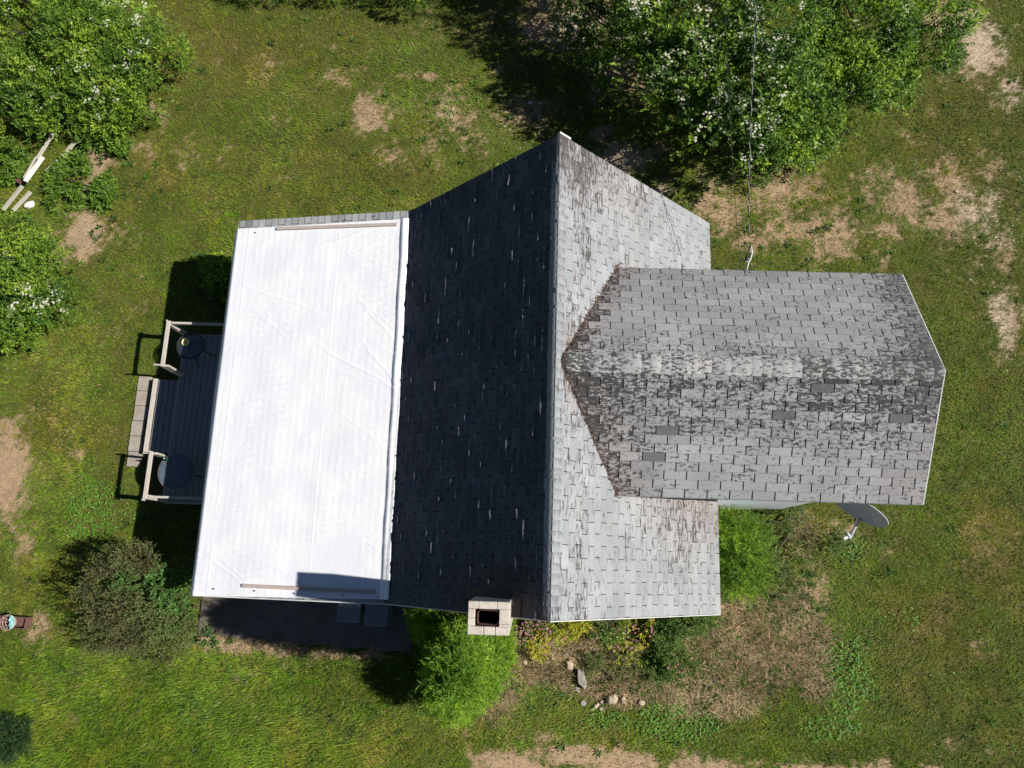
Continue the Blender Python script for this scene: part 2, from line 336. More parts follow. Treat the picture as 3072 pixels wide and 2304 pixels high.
# ------------------------------------------------------------------ blades (grass, straw)
def blocked(X, Y):
    h = ((X > -5.3) & (X < 2.5) & (Y > -2.75) & (Y < 3.35)) | ((X > 2.4) & (X < 4.49) & (Y > -1.12) & (Y < 1.73))
    h |= (X > -7.92) & (X < -5.2) & (Y > -1.4) & (Y < 2.03)
    h |= (X > -8.37) & (X < -7.95) & (Y > -.68) & (Y < 1.22)
    h |= patio_in(X, Y)
    return h
def patio_in(X, Y): return (X > -6.55) & (X < -2.45) & (Y < -2.6) & (Y > -3.80 - .05 * (X + 6.4) + .05 * np.sin(X * 7))
def blades(n, rng, X, Y, length, width, flat, cols, dirbias=None, zoff=0.0, wobble=.35):
    th = rng.uniform(0, 2 * np.pi, n)
    if dirbias is not None: th = np.where(rng.random(n) < .55, dirbias + rng.normal(0, .6, n), th)
    dx, dy = np.cos(th), np.sin(th)
    el = np.clip(rng.normal(flat, wobble, n), .05, 1.45)
    Ls = length * rng.uniform(.55, 1.3, n)
    Z = hgt(X, Y) - .003 + zoff
    hx, hy, hz = dx * np.cos(el) * Ls, dy * np.cos(el) * Ls, np.sin(el) * Ls
    wx, wy = -dy * width * .5, dx * width * .5
    base1 = np.stack([X + wx, Y + wy, Z], -1); base2 = np.stack([X - wx, Y - wy, Z], -1)
    mid = np.stack([X + hx * .55, Y + hy * .55, Z + hz * .75], -1); w3 = np.stack([wx * .8, wy * .8, wx * 0], -1)
    tip = np.stack([X + hx, Y + hy, Z + hz * .85], -1)
    V = np.stack([base1, base2, mid - w3, mid + w3, tip], 1).reshape(-1, 3)
    i = np.arange(n)[:, None] * 5
    F3 = np.concatenate([i + np.array([[0, 1, 2]]), i + np.array([[0, 2, 3]]), i + np.array([[3, 2, 4]])], 0)
    return V, F3, np.repeat(cols, 5, 0)
rng = np.random.default_rng(7)
# sample where the picture looks, plus a margin all round
n = 900000
u = rng.uniform(-230, 3300, n); v = rng.uniform(-260, 2560, n)
P = at_arr(u, v); X, Y = P[:, 0], P[:, 1]
so_ = soil_lit_amt(X, Y); st_ = sstep(.3, .7, zones(STRAW, X, Y) + (fbm(X * 2, Y * 2, 8) - .5) * .6)
cl_ = sstep(.35, .6, zones(CLOVER, X, Y) + (fbm(X * 3, Y * 3, 21) - .5) * .6)
dens = (1 - so_ * (.62 + .33 * zones(BARE, X, Y))) * (1 - st_ * .8) * (1 - cl_ * .45) * (.75 + .5 * fbm(X * 3, Y * 3, 40))
keep = (rng.random(n) < dens) & ~blocked(X, Y)
X, Y, so_, st_ = X[keep], Y[keep], so_[keep], st_[keep]; u, v = u[keep], v[keep]; n = len(X)
dz = zones(DRYISH, X, Y)
g1 = fbm(X * .7, Y * .7, 50, 4); g2 = fbm(X * 4, Y * 4, 51, 3)
green = np.array([.14, .24, .012]); olive = np.array([.27, .25, .022]); dry = np.array([.44, .34, .12]); deep = np.array([.045, .11, .010])
dryness = np.clip(-.02 + dz * .62 + (g1 - .5) * 2.0 + (g2 - .5) * 1.4 + so_ * .5 + rng.normal(0, .13, n), 0, 1.2)
cc = green * (1 - np.clip(dryness, 0, 1))[:, None] + olive * np.clip(dryness, 0, 1)[:, None]
d2 = sstep(.8, 1.15, dryness)[:, None]; cc = cc * (1 - d2) + dry * d2
k = rng.random(n) < .05 + .08 * dz; cc[k] = dry * rng.uniform(.5, .95, (k.sum(), 1))
k = (rng.random(n) < sstep(.35, .9, so_) * .88); cc[k] = np.array([.36, .27, .15]) * rng.uniform(.45, 1.15, (k.sum(), 1))
k = rng.random(n) < .08 + .35 * sstep(.5, .68, fbm(X * 2.4, Y * 2.4, 58, 4)); cc[k] = deep
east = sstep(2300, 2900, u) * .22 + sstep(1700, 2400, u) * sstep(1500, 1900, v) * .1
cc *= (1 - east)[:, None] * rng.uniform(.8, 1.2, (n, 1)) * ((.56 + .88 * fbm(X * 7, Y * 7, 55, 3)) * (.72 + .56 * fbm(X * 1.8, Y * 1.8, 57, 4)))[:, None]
big = fbm(X * .9 + 5, Y * .9, 61, 3)
Lb = (1 - .35 * so_) * (.05 + .045 * fbm(X * 8, Y * 8, 55, 3) + .05 * sstep(1700, 2200, v) * sstep(1300, 900, u) + .02 * big)
V, F3, CC = blades(n, rng, X, Y, Lb, .0092, .5, cc, dirbias=fbm(X * .5, Y * .5, 70, 2) * 9)
o = np_mesh('grass', V, F3, M_blade, cols=CC); tag(o, 'mown lawn grass, green to olive, around the whole house', 'grass', kind='stuff')

n = 95000
u = rng.uniform(1350, 2620, n); v = rng.uniform(1480, 2240, n); P = at_arr(u, v); X, Y = P[:, 0], P[:, 1]
st_ = sstep(.3, .7, zones(STRAW, X, Y) + (fbm(X * 2, Y * 2, 8) - .5) * .6)
keep = (rng.random(n) < st_ * .95) & ~blocked(X, Y); X, Y = X[keep], Y[keep]; n = len(X)
q = fbm(X * 3, Y * 3, 90, 3)[:, None]
cc = (np.array([.17, .12, .07]) * (1 - q) + np.array([.52, .39, .23]) * q) * rng.uniform(.45, 1.5, (n, 1)) * (.45 + 1.1 * fbm(X * 5, Y * 5, 92, 3))[:, None]
k = rng.random(n) < .14; cc[k] = np.array([.09, .12, .03]) * rng.uniform(.6, 1.3, (k.sum(), 1))
V, F3, CC = blades(n, rng, X, Y, .14, .009, .35, cc, dirbias=-1.9 + fbm(X, Y, 91, 2) * 2.5, wobble=.3)
n2_ = 5200; u = rng.uniform(1420, 2620, n2_); v = rng.uniform(1500, 2160, n2_); P = at_arr(u, v); X, Y = P[:, 0], P[:, 1]
k = (rng.random(n2_) < sstep(.25, .7, zones(STRAW, X, Y)) * sstep(.45, .6, fbm(X * 2.5, Y * 2.5, 95))) & ~blocked(X, Y); X, Y = X[k], Y[k]; n2_ = len(X)
V2, F2, C2 = blades(n2_, rng, X, Y, .34, .010, .75, np.array([.30, .20, .11]) * rng.uniform(.4, 1.6, (n2_, 1)), dirbias=-1.2 + fbm(X, Y, 93, 2) * 3, wobble=.3)
F3 = np.concatenate([F3, F2 + len(V)]); V = np.concatenate([V, V2]); CC = np.concatenate([CC, C2])
o = np_mesh('dry_grass', V, F3, M_straw, cols=CC); tag(o, 'flattened brown straw and dead stems south east of the house', 'dry grass', kind='stuff')

# ------------------------------------------------------------------ leaves
def leaf_mesh(name, pos, ax, nr, length, width, cols, mat, parent=None):
    n = len(pos); ax = ax / (np.linalg.norm(ax, axis=1, keepdims=True) + 1e-9)
    sd = np.cross(ax, nr); sd /= (np.linalg.norm(sd, axis=1, keepdims=True) + 1e-9); nn = np.cross(sd, ax)
    length = np.broadcast_to(np.asarray(length, float).reshape(-1, 1), (n, 1)); width = np.broadcast_to(np.asarray(width, float).reshape(-1, 1), (n, 1))
    b0 = pos; t = pos + ax * length - nn * length * .12
    l = pos + ax * length * .45 + sd * width * .5 + nn * width * .16; r = pos + ax * length * .45 - sd * width * .5 + nn * width * .16
    V = np.stack([b0, r, t, l], 1).reshape(-1, 3); i = np.arange(n)[:, None] * 4
    Fc = np.concatenate([i + np.array([[0, 1, 2]]), i + np.array([[0, 2, 3]])], 0)
    return np_mesh(name, V, Fc, mat, parent, cols=np.repeat(cols, 4, 0))
def unit(rng, n):
    d = rng.normal(size=(n, 3)); return d / np.linalg.norm(d, axis=1, keepdims=True)
def foliage(name, label, cat, base, blobs, ntwig, per, leaf, wid, pal, flowers=0, fl_col=(.70, .68, .56), fl_size=.029, tl=.16, seed=1, up=.5,
            group=None, rough=.35, fl_blobs=None, mat=None, fillf=.25, stems=6, zmin=.02, gapn=.46):
    """shrub: stems + crown of leafy twigs set through a lumpy volume"""
    rg = np.random.default_rng(seed); B = np.array(blobs, float)
    root = empty(name, base); tag(root, label, cat, group)
    off = np.array(base, float)
    wgt = (B[:, 3] * B[:, 4] + B[:, 5] * (B[:, 3] + B[:, 4])) ; wgt /= wgt.sum()
    k = rg.choice(len(B), ntwig, p=wgt); d = unit(rg, ntwig); d[:, 2] = np.abs(d[:, 2]) * 1.0 - .25 * rg.random(ntwig)
    d /= np.linalg.norm(d, axis=1, keepdims=True)
    rad = np.where(rg.random(ntwig) < fillf, rg.uniform(.35, .85, ntwig), rg.normal(.97, .07, ntwig))
    lump = .60 + .80 * fbm(d[:, 0] * 2.6 + k * 3.1 + 5, d[:, 1] * 2.6 + d[:, 2] * 2 + k * 1.7, seed, 3)
    p = B[k, :3] + d * B[k, 3:6] * (rad * lump)[:, None]
    g = fbm(p[:, 0] * 2.1 + p[:, 2], p[:, 1] * 2.1 - p[:, 2] * .7, seed + 9, 3)
    ok = (p[:, 2] > zmin) & ((g > gapn) | (rg.random(ntwig) < .08)); p, d, k, g = p[ok], d[ok], k[ok], g[ok]; m = len(p)
    axt = d * .8 + unit(rg, m) * .6 + np.array([0, 0, up]); axt /= np.linalg.norm(axt, axis=1, keepdims=True)
    tone = np.clip(rg.random(m) * .45 + (fbm(p[:, 0] * 3.3 + 3, p[:, 1] * 3.3 + p[:, 2] * 2, seed + 21, 3) - .3) * 1.5, 0, 1)
    tt = np.tile(np.linspace(.1, 1, per), m) ; ti = np.repeat(np.arange(m), per); nL = m * per
    lenT = tl * rg.uniform(.6, 1.3, m)
    side = np.cross(axt[ti], unit(rg, m)[ti] + np.array([0, 0, .8])); side /= np.linalg.norm(side, axis=1, keepdims=True)
    sg = np.where(np.arange(nL) % 2 == 0, 1, -1)[:, None]
    pos = p[ti] + axt[ti] * (tt * lenT[ti])[:, None] + unit(rg, nL) * .01
    la = axt[ti] * .65 + side * sg * .8 + unit(rg, nL) * rough
    nr = unit(rg, nL) * .55 + np.array([.12, 0, 1.0])
    pal = np.array(pal); tv = np.clip(tone[ti] * .6 + rg.random(nL) * .25 + tt * .3 - .08, 0, .999) * (len(pal) - 1)
    i0 = tv.astype(int); f = (tv - i0)[:, None]; cols = (pal[i0] * (1 - f) + pal[np.minimum(i0 + 1, len(pal) - 1)] * f) * rg.uniform(.75, 1.25, (nL, 1))
    pos[:, 2] = np.maximum(pos[:, 2], zmin)
    leaf_mesh('crown', pos - off, la, nr, leaf * rg.uniform(.6, 1.3, nL), wid * rg.uniform(.7, 1.2, nL), cols, mat or M_leaf, root)
    if flowers:
        q = p[rg.choice(m, min(flowers, m), replace=False)] if fl_blobs is None else None
        if fl_blobs is not None:
            w = np.zeros(m)
            for cx, cy, cr in fl_blobs: w = np.maximum(w, np.exp(-((p[:, 0] - cx)**2 + (p[:, 1] - cy)**2) / cr**2))
            w = w * (d[:, 2] > .1); w = w * (fbm(p[:, 0] * 4, p[:, 1] * 4, seed + 3) > .45) + 1e-6
            q = p[rg.choice(m, min(flowers, m), replace=False, p=w / w.sum())]
        nf = len(q); per_f = 7
        c0 = np.repeat(q + np.array([0, 0, tl * .55]), per_f, 0) + unit(rg, nf * per_f) * np.array([.075, .075, .03])
        # every blossom: five petals
        c = np.repeat(c0, 5, 0); a5 = np.tile(np.arange(5) * 2 * np.pi / 5, len(c0)) + np.repeat(rg.random(len(c0)) * 6, 5)
        pa = np.stack([np.cos(a5), np.sin(a5), np.full(len(a5), .25)], -1)
        pn = np.tile([[.2, 0, 1.]], (len(a5), 1)) + unit(rg, len(a5)) * .2
        fc = np.array(fl_col) * rg.uniform(.75, 1.1, (len(a5), 1))
        leaf_mesh('blossom', c - off, pa, pn, fl_size * rg.uniform(.7, 1.2, len(a5)), fl_size * .8, fc, M_petal, root)
    mb = MB(); r2 = random.Random(seed)
    for i in range(stems):
        bl = blobs[i % len(blobs)]; e = Vector((bl[0] - off[0], bl[1] - off[1], bl[2])); s = Vector((r2.uniform(-.1, .1), r2.uniform(-.1, .1), -.05 - off[2]))
        mid = s.lerp(e, .5) + Vector((r2.uniform(-.12, .12), r2.uniform(-.12, .12), .1 * e.z)); tip = e + Vector((r2.uniform(-1, 1) * bl[3] * .5, r2.uniform(-1, 1) * bl[4] * .5, bl[5] * .6))
        mb.tube([s, mid, e, tip], [.035, .025, .018, .006], 6)
    mb.build('stem', M_bark, root)
    return root

G_TREE = [(.018, .045, .008), (.045, .10, .014), (.11, .21, .018), (.33, .46, .035)]
G_ROSE = [(.022, .055, .010), (.065, .14, .016), (.17, .29, .025), (.40, .48, .045)]
def B(u, v, z, rx, ry, rz):
    p = at(u, v, z + rz * .5); return (p[0], p[1], z, rx, ry, rz)
# big sprawling blossom thicket along the top edge
foliage('flowering_shrub', 'tall sprawling green shrub with many white blossom clusters under the overhead cable', 'shrub', tuple(at(2150, 330)),
        [B(1830, 90, .9, .75, .7, .9), B(1930, 190, 1.2, .8, .8, 1.0), B(2080, 160, 1.6, 1.0, .9, 1.2), B(2120, 330, 1.3, .8, .8, 1.1), B(2270, 250, 1.8, .9, .9, 1.2),
         B(2260, 420, 1.1, .6, .55, .9), B(2370, 330, 1.3, .7, .7, 1.0), B(2080, 0, 2.0, 1.2, 1.1, 1.5), B(2330, 60, 2.0, 1.0, 1.1, 1.4), B(2390, 430, .7, .35, .4, .6),
         (1.9, 9.9, 2.2, 1.2, 1.2, 1.9), (3.2, 9.6, 2.8, 1.5, 1.3, 2.0), (.9, 9.0, 1.0, .9, .8, 1.2), (2.3, 11.2, 2.8, 1.5, 1.3, 2.0)],
        14500, 7, .074, .042, G_TREE, flowers=330, tl=.22, seed=11, stems=14, gapn=.50,
        fl_blobs=[tuple(at(a, c, 2.0)[:2]) + (r,) for a, c, r in ((2100, 250, .8), (1900, 110, .4), (2090, 320, .6), (2210, 270, .7), (2270, 370, .5), (2260, 120, .5), (2000, 230, .4), (2330, 30, .4), (2150, 60, .3))])
foliage('leafy_shrub', 'broad light green shrub right of the overhead cable with dark gaps in its crown', 'shrub', tuple(at(2620, 160)),
        [B(2480, 340, 1.0, .6, .55, .9), B(2560, 240, 1.2, .7, .65, 1.0), B(2690, 210, 1.0, .65, .55, .8), B(2620, 60, 1.5, .9, .8, 1.2), B(2780, 110, 1.1, .7, .6, .9),
         B(2830, 20, 1.3, .7, .7, 1.0), B(2450, 160, 1.3, .6, .7, 1.0), (5.4, 10.2, 1.8, 1.3, 1.2, 1.5), B(2440, 440, .4, .35, .3, .5)],
        7600, 7, .074, .042, [(.022, .052, .010), (.055, .12, .015), (.14, .25, .02), (.38, .48, .04)], flowers=26, tl=.19, seed=23, stems=9, gapn=.49)
foliage('rose_thicket', 'wide bright green thicket with scattered white roses in the top left corner', 'shrub', tuple(at(200, 200)),
        [B(60, 60, .8, .9, .9, .8), B(200, 80, .8, .9, .9, .9), B(340, 90, .7, .8, .8, .8), B(440, 160, .5, .7, .7, .7), B(120, 230, .6, .9, .9, .8), B(300, 240, .6, .8, .8, .8),
         B(420, 270, .4, .5, .5, .55), B(40, 330, .5, .7, .6, .6), B(180, 300, .4, .7, .5, .55), B(330, 345, .3, .5, .4, .45), (-12.6, 10.6, 1, 1.3, 1.2, 1.1), (-10.3, 10.7, 1, 1.3, 1.2, 1.1), (-13.6, 8.6, .8, 1, 1.5, .9)],
        13500, 7, .066, .030, G_ROSE, flowers=70, tl=.17, seed=31, stems=12, gapn=.44, fl_size=.03,
        fl_blobs=[tuple(at(a, c, .8)[:2]) + (r,) for a, c, r in ((310, 290, .4), (430, 150, .5), (330, 230, .4), (60, 310, .4), (20, 100, .4), (390, 40, .5), (380, 190, .4), (150, 260, .3))])
foliage('rose_bush', 'rounded bright green bush with white flowers at the middle left edge', 'shrub', tuple(at(60, 850)),
        [B(30, 720, .5, .55, .55, .6), B(100, 790, .5, .55, .5, .6), B(40, 870, .5, .65, .6, .6), B(130, 900, .4, .42, .42, .5), B(30, 990, .3, .4, .4, .45), (-12.3, 1.9, .6, .9, .9, .7)],
        3300, 7, .068, .030, G_ROSE, flowers=42, tl=.17, seed=41, stems=7, gapn=.42, fl_size=.032,
        fl_blobs=[tuple(at(a, c, .8)[:2]) + (r,) for a, c, r in ((150, 910, .3), (100, 880, .3), (30, 920, .2), (20, 780, .2))])
foliage('weed_patch', 'low broad leafy weeds beside the fallen white planks', 'weeds', tuple(at(150, 520)),
        [B(215, 520, .03, .34, .45, .10), B(270, 420, .06, .3, .2, .14), B(190, 600, .03, .30, .22, .08), B(310, 575, .05, .2, .3, .12), B(30, 500, .04, .35, .35, .16), B(190, 540, .03, .3, .4, .12), B(350, 430, .06, .22, .25, .18)],
        1300, 6, .10, .034, [(.05, .11, .015), (.11, .21, .022), (.20, .32, .035)], tl=.12, seed=51, stems=4, gapn=.3)
foliage('leafy_bush', 'dark leafy shrub peeking in at the top edge above the lawn', 'shrub', tuple(at(1260, -50)),
        [B(1250, -60, .5, .6, .4, .6), B(1190, -10, .2, .14, .3, .3)], 700, 7, .05, .03, G_TREE, tl=.16, seed=61, stems=3)
foliage('hedge_growth', 'dark overgrown grass clump along the top edge of the lawn', 'bush', tuple(at(870, -60)),
        [B(780, -50, .25, .7, .3, .3), B(980, -55, .25, .8, .3, .3)], 800, 6, .09, .02, G_TREE, tl=.14, seed=62, stems=3)
foliage('shaded_bush', 'dark green bush in the roof shadow north of the deck', 'shrub', tuple(at(690, 800)),
        [B(650, 800, .2, .24, .18, .25), B(622, 788, .15, .14, .14, .18), B(680, 850, .2, .3, .25, .25)], 650, 7, .06, .035, G_TREE, tl=.14, seed=63, stems=4)
# reddish brown barberry-like shrub by the patio corner
G_BROWN = [(.03, .03, .014), (.08, .08, .03), (.15, .155, .05), (.13, .24, .05)]
foliage('brown_shrub', 'spreading brownish green shrub at the lower left corner of the tarp roof', 'shrub', tuple(at(430, 1800)),
        [B(350, 1710, 1.0, .45, .4, .8), B(330, 1800, 1.0, .45, .45, .8), B(440, 1790, .9, .5, .5, .8), B(510, 1860, .7, .5, .4, .7), B(570, 1820, .6, .32, .3, .6), B(400, 1880, .6, .5, .4, .6),
         B(310, 1900, .3, .35, .3, .45), B(540, 1740, .6, .35, .3, .55), B(400, 1680, 1.3, .22, .2, .6), B(470, 1930, .2, .5, .3, .35)],
        4700, 8, .036, .021, G_BROWN, tl=.20, seed=71, stems=9, gapn=.48, up=.9)
foliage('ground_cover', 'fresh green low leaves among the brown shrub beside the patio', 'plant', tuple(at(490, 1870)),
        [B(490, 1750, 1.0, .3, .35, .5), B(520, 1820, .9, .3, .4, .5), B(400, 1890, .5, .4, .2, .4), B(600, 1910, .05, .3, .12, .15), B(370, 1760, 1.1, .2, .3, .5)],
        900, 7, .045, .034, [(.05, .12, .03), (.09, .19, .04), (.15, .26, .07)], tl=.12, seed=72, stems=4)
# feathery evergreen beside the chimney
G_FERN = [(.035, .09, .010), (.09, .19, .012), (.17, .30, .014), (.30, .43, .018)]
foliage('feathery_conifer', 'tall bright green feathery evergreen standing below the chimney', 'tree', (-1.25, -3.75, 0),
        [(-1.30, -4.15, .45, .42, .55, .6), (-1.05, -3.65, 1.2, .38, .52, .9), (-1.08, -3.72, 2.2, .36, .42, .9), (-1.18, -3.74, 3.1, .34, .36, .8), (-1.18, -3.75, 3.9, .28, .31, .75), (-1.22, -3.76, 4.5, .18, .24, .6),
         (-1.95, -3.25, 1.4, .13, .24, .6), (-1.42, -4.5, 1.0, .26, .28, .6)],
        7400, 16, .08, .013, G_FERN, tl=.25, seed=81, stems=5, gapn=.24, up=.35, fillf=.45, rough=.3)
foliage('feathery_fern', 'bright green feathery plant against the east wall of the house', 'plant', (3.55, -1.9, 0),
        [B(2200, 1560, .35, .35, .4, .6), B(2230, 1640, .4, .42, .5, .7), B(2200, 1710, .35, .35, .4, .6), B(2250, 1720, .25, .3, .3, .5)],
        1500, 14, .07, .012, G_FERN, tl=.26, seed=82, stems=4, gapn=.42, up=.4)
def flower_bush(name, label, spots, nt_, pal, fl, flc, seed, leaf=.04, wid=.022, fs=.02):
    return foliage(name, label, 'flowering plant', tuple(at(*spots[0][:2])), [B(*s) for s in spots], nt_, 7, leaf, wid, pal, flowers=fl, fl_col=flc, fl_size=fs, tl=.12, seed=seed, stems=3, gapn=.47)
G_YEL = [(.08, .13, .02), (.22, .28, .03), (.44, .42, .03), (.62, .50, .03)]
flower_bush('pink_spirea', 'low bush with pink flower heads next to the chimney', [(1560, 1890, .3, .28, .25, .35), (1625, 1900, .3, .25, .25, .35), (1590, 1860, .35, .3, .2, .3)], 620, G_ROSE, 42, (.55, .25, .29), 91)
flower_bush('golden_shrub', 'golden yellow leaved bush under the gable ridge end', [(1680, 1880, .3, .3, .2, .3), (1730, 1870, .3, .22, .15, .3), (1610, 1940, .15, .15, .2, .2)], 560, G_YEL, 5, (.62, .26, .32), 92)
flower_bush('golden_shrub', 'golden yellow leaved bush standing alone in the middle of the bed', [(1905, 1920, .25, .2, .25, .3), (1880, 1960, .2, .22, .18, .22), (1935, 1880, .3, .15, .12, .2)], 560, G_YEL, 6, (.62, .26, .32), 93)
flower_bush('green_bush', 'dark green bush at the roof edge between the two golden bushes', [(1830, 1880, .3, .28, .25, .35), (1850, 1860, .3, .2, .2, .3)], 420, G_TREE, 6, (.7, .65, .3), 94)
flower_bush('green_bush', 'mid green leafy bush below the lower right roof corner', [(2060, 1870, .3, .35, .25, .35), (2000, 1900, .2, .25, .25, .25), (2120, 1860, .25, .25, .15, .3), (2030, 1980, .1, .3, .25, .2), (1970, 2010, .05, .25, .2, .16)], 1100, [(.05, .10, .016), (.09, .16, .025), (.14, .21, .035)], 4, (.62, .26, .32), 95)
flower_bush('trailing_plant', 'thin green plant trailing through the straw beside the stone slab', [(1785, 1960, .05, .10, .25, .15), (1845, 2040, .05, .2, .2, .12), (1880, 1990, .05, .25, .2, .14)], 420, [(.06, .10, .02), (.12, .16, .03)], 0, (1, 1, 1), 96, .035)
flower_bush('weedy_bush', 'dark green weeds between the feathery plant and the dish', [(2370, 1560, .15, .35, .25, .3), (2340, 1650, .1, .3, .35, .22), (2290, 1560, .15, .2, .3, .25), (2480, 1620, .05, .3, .25, .14), (2350, 1760, .05, .2, .2, .18)], 1000, [(.04, .075, .016), (.08, .13, .025), (.13, .19, .05)], 0, (1, 1, 1), 97, .04)
flower_bush('grass_tussock', 'dark blue green tussock at the lower left edge', [(15, 2230, .1, .35, .35, .25)], 420, [(.02, .055, .015), (.04, .09, .025)], 0, (1, 1, 1), 98, .11, .012)
# clover as ground cover
rg = np.random.default_rng(99); n = 170000
u = rg.uniform(100, 3000, n); v = rg.uniform(150, 2290, n); P = at_arr(u, v); X, Y = P[:, 0], P[:, 1]
cl = sstep(.35, .6, zones(CLOVER, X, Y) + (fbm(X * 3, Y * 3, 21) - .5) * .6)
k = (rg.random(n) < cl * .85) & ~blocked(X, Y); X, Y, v_ = X[k], Y[k], v[k]; n = len(X)
q = fbm(X * 5, Y * 5, 22, 3)[:, None]
cc = (np.array([.06, .17, .02]) * (1 - q) + np.array([.20, .42, .05]) * q) * rg.uniform(.7, 1.3, (n, 1))
pos = np.stack([X, Y, hgt(X, Y) + rg.uniform(.015, .07, n)], -1)
o = leaf_mesh('clover', pos, np.stack([rg.normal(size=n), rg.normal(size=n), rg.uniform(-.1, .3, n)], -1), unit(rg, n) * .4 + np.array([0, 0, 1]), rg.uniform(.03, .055, n), rg.uniform(.022, .038, n), cc, M_leaf)
tag(o, 'bright green clover and low broad leaves in patches of the lawn', 'clover', kind='stuff')
# broad leaved lawn weeds as small rosettes
def rosettes(name, label, zn, cnt, dens_, lf, seed_, pal, uv=(0, 3072, 0, 2304)):
    rg = np.random.default_rng(seed_); u = rg.uniform(uv[0], uv[1], cnt); v = rg.uniform(uv[2], uv[3], cnt); P = at_arr(u, v); X, Y = P[:, 0], P[:, 1]
    w = dens_ + (zones(zn, X, Y) if zn else 0) ; k = (rg.random(cnt) < w * (fbm(X * 1.5, Y * 1.5, seed_) > .45)) & ~blocked(X, Y); X, Y = X[k], Y[k]; m = len(X)
    sz = rg.uniform(.5, 1.25, m); per_ = 7; a_ = np.tile(np.arange(per_) * 2 * np.pi / per_, m) + np.repeat(rg.random(m) * 6, per_) + rg.normal(0, .25, m * per_)
    pos = np.repeat(np.stack([X, Y, hgt(X, Y) + .02], -1), per_, 0); el = rg.uniform(.15, .9, m * per_)
    ax = np.stack([np.cos(a_) * np.cos(el), np.sin(a_) * np.cos(el), np.sin(el)], -1)
    cc = np.array(pal) * np.repeat(rg.uniform(.6, 1.5, m), per_)[:, None] * rg.uniform(.8, 1.2, (m * per_, 1))
    o = leaf_mesh(name, pos, ax, np.tile([[0., 0, 1]], (m * per_, 1)), np.repeat(sz, per_) * lf * rg.uniform(.7, 1.2, m * per_), np.repeat(sz, per_) * lf * .28, cc, M_leaf)
    return tag(o, label, 'weeds', kind='stuff')
rosettes('lawn_weeds', 'dark green broad leaved weeds dotted through the lawn', [(1400, 320, 300, 160, .5), (2500, 640, 400, 200, .3), (300, 540, 150, 200, .8), (700, 1900, 500, 300, .15)], 9000, .05, .10, 201, (.05, .11, .015))
rosettes('bed_weeds', 'ragged green weeds growing through the straw of the garden bed', [(1900, 1990, 350, 110, .8), (2420, 1700, 140, 260, .7), (2100, 1950, 220, 130, .5), (2300, 2010, 60, 110, .6)], 9000, .0, .075, 202, (.09, .15, .025), (1450, 2650, 1450, 2200))
# tiny white daisies / clover heads in the lawn
n = 1500; u = rg.uniform(20, 3000, n); v = rg.uniform(700, 2250, n); P = at_arr(u, v); X, Y = P[:, 0], P[:, 1]
k = ~blocked(X, Y) & (rg.random(n) < .12 + .9 * sstep(.3, .6, zones([(300, 1530, 150, 150, 1), (280, 1750, 130, 120, 1), (2400, 830, 260, 50, .8), (600, 1650, 60, 60, .6)], X, Y)))
X, Y = X[k], Y[k]; n = len(X)
pos = np.stack([X, Y, hgt(X, Y) + .07], -1)
o = leaf_mesh('lawn_daisies', pos, np.stack([rg.normal(size=n), rg.normal(size=n), np.zeros(n)], -1), np.tile([[0., 0, 1]], (n, 1)), .016, .016, np.full((n, 3), .6), M_petal)
tag(o, 'tiny white flower heads dotted in the lawn', 'flowers', kind='stuff')

# ------------------------------------------------------------------ pebbles and stones
def pebbles(name, label, X, Y, size, rg, cols, mat):
    n = len(X); th = rg.uniform(0, 6.28, n); s = size
    ang = np.arange(6) * np.pi / 3
    Z = hgt(X, Y)
    ring = []
    jit = rg.uniform(.7, 1.2, (n, 6)); el = rg.uniform(.55, 1, n)
    for i, a_ in enumerate(ang):
        px_ = np.cos(a_) * s * jit[:, i]; py_ = np.sin(a_) * s * jit[:, i] * el
        ring.append(np.stack([X + px_ * np.cos(th) - py_ * np.sin(th), Y + px_ * np.sin(th) + py_ * np.cos(th), Z], -1))
    top = np.stack([X, Y, Z + s * .6], -1)
    V = np.stack(ring + [top], 1).reshape(-1, 3); i = np.arange(n)[:, None] * 7
    Fc = np.concatenate([i + np.array([[j, (j + 1) % 6, 6]]) for j in range(6)], 0)
    o = np_mesh(name, V, Fc, mat, cols=np.repeat(cols, 7, 0)); return tag(o, label, 'gravel', kind='stuff')
n = 26000; u = rg.uniform(50, 3150, n); v = rg.uniform(-100, 1200, n); P = at_arr(u, v); X, Y = P[:, 0], P[:, 1]
gz = zones(GRAVEL, X, Y); k = (rg.random(n) < gz * .8 * (.4 + fbm(X * 3, Y * 3, 77))) & ~blocked(X, Y); X, Y = X[k], Y[k]; n = len(X)
cc = np.array([.52, .42, .32]) * rg.uniform(.45, 1.35, (n, 1)) * (1 + rg.normal(0, .05, (n, 3)))
M_peb = foliage_mat('pebble', 0, .9, .2)
pebbles('gravel', 'scattered tan and grey gravel in the bare patches of the lawn', X, Y, rg.uniform(.006, .022, n), rg, cc, M_peb)
n = 5000; u = rg.uniform(50, 3050, n); v = rg.uniform(50, 2300, n); P = at_arr(u, v); X, Y = P[:, 0], P[:, 1]
k = (soil_lit_amt(X, Y) > .5) & ~blocked(X, Y); X, Y = X[k], Y[k]; n = len(X)
pebbles('loose_chips', 'small pale chips of stone and wood lying on the bare soil', X, Y, rg.uniform(.004, .011, n), rg, np.array([.5, .4, .28]) * rg.uniform(.5, 1.5, (n, 1)), M_peb)

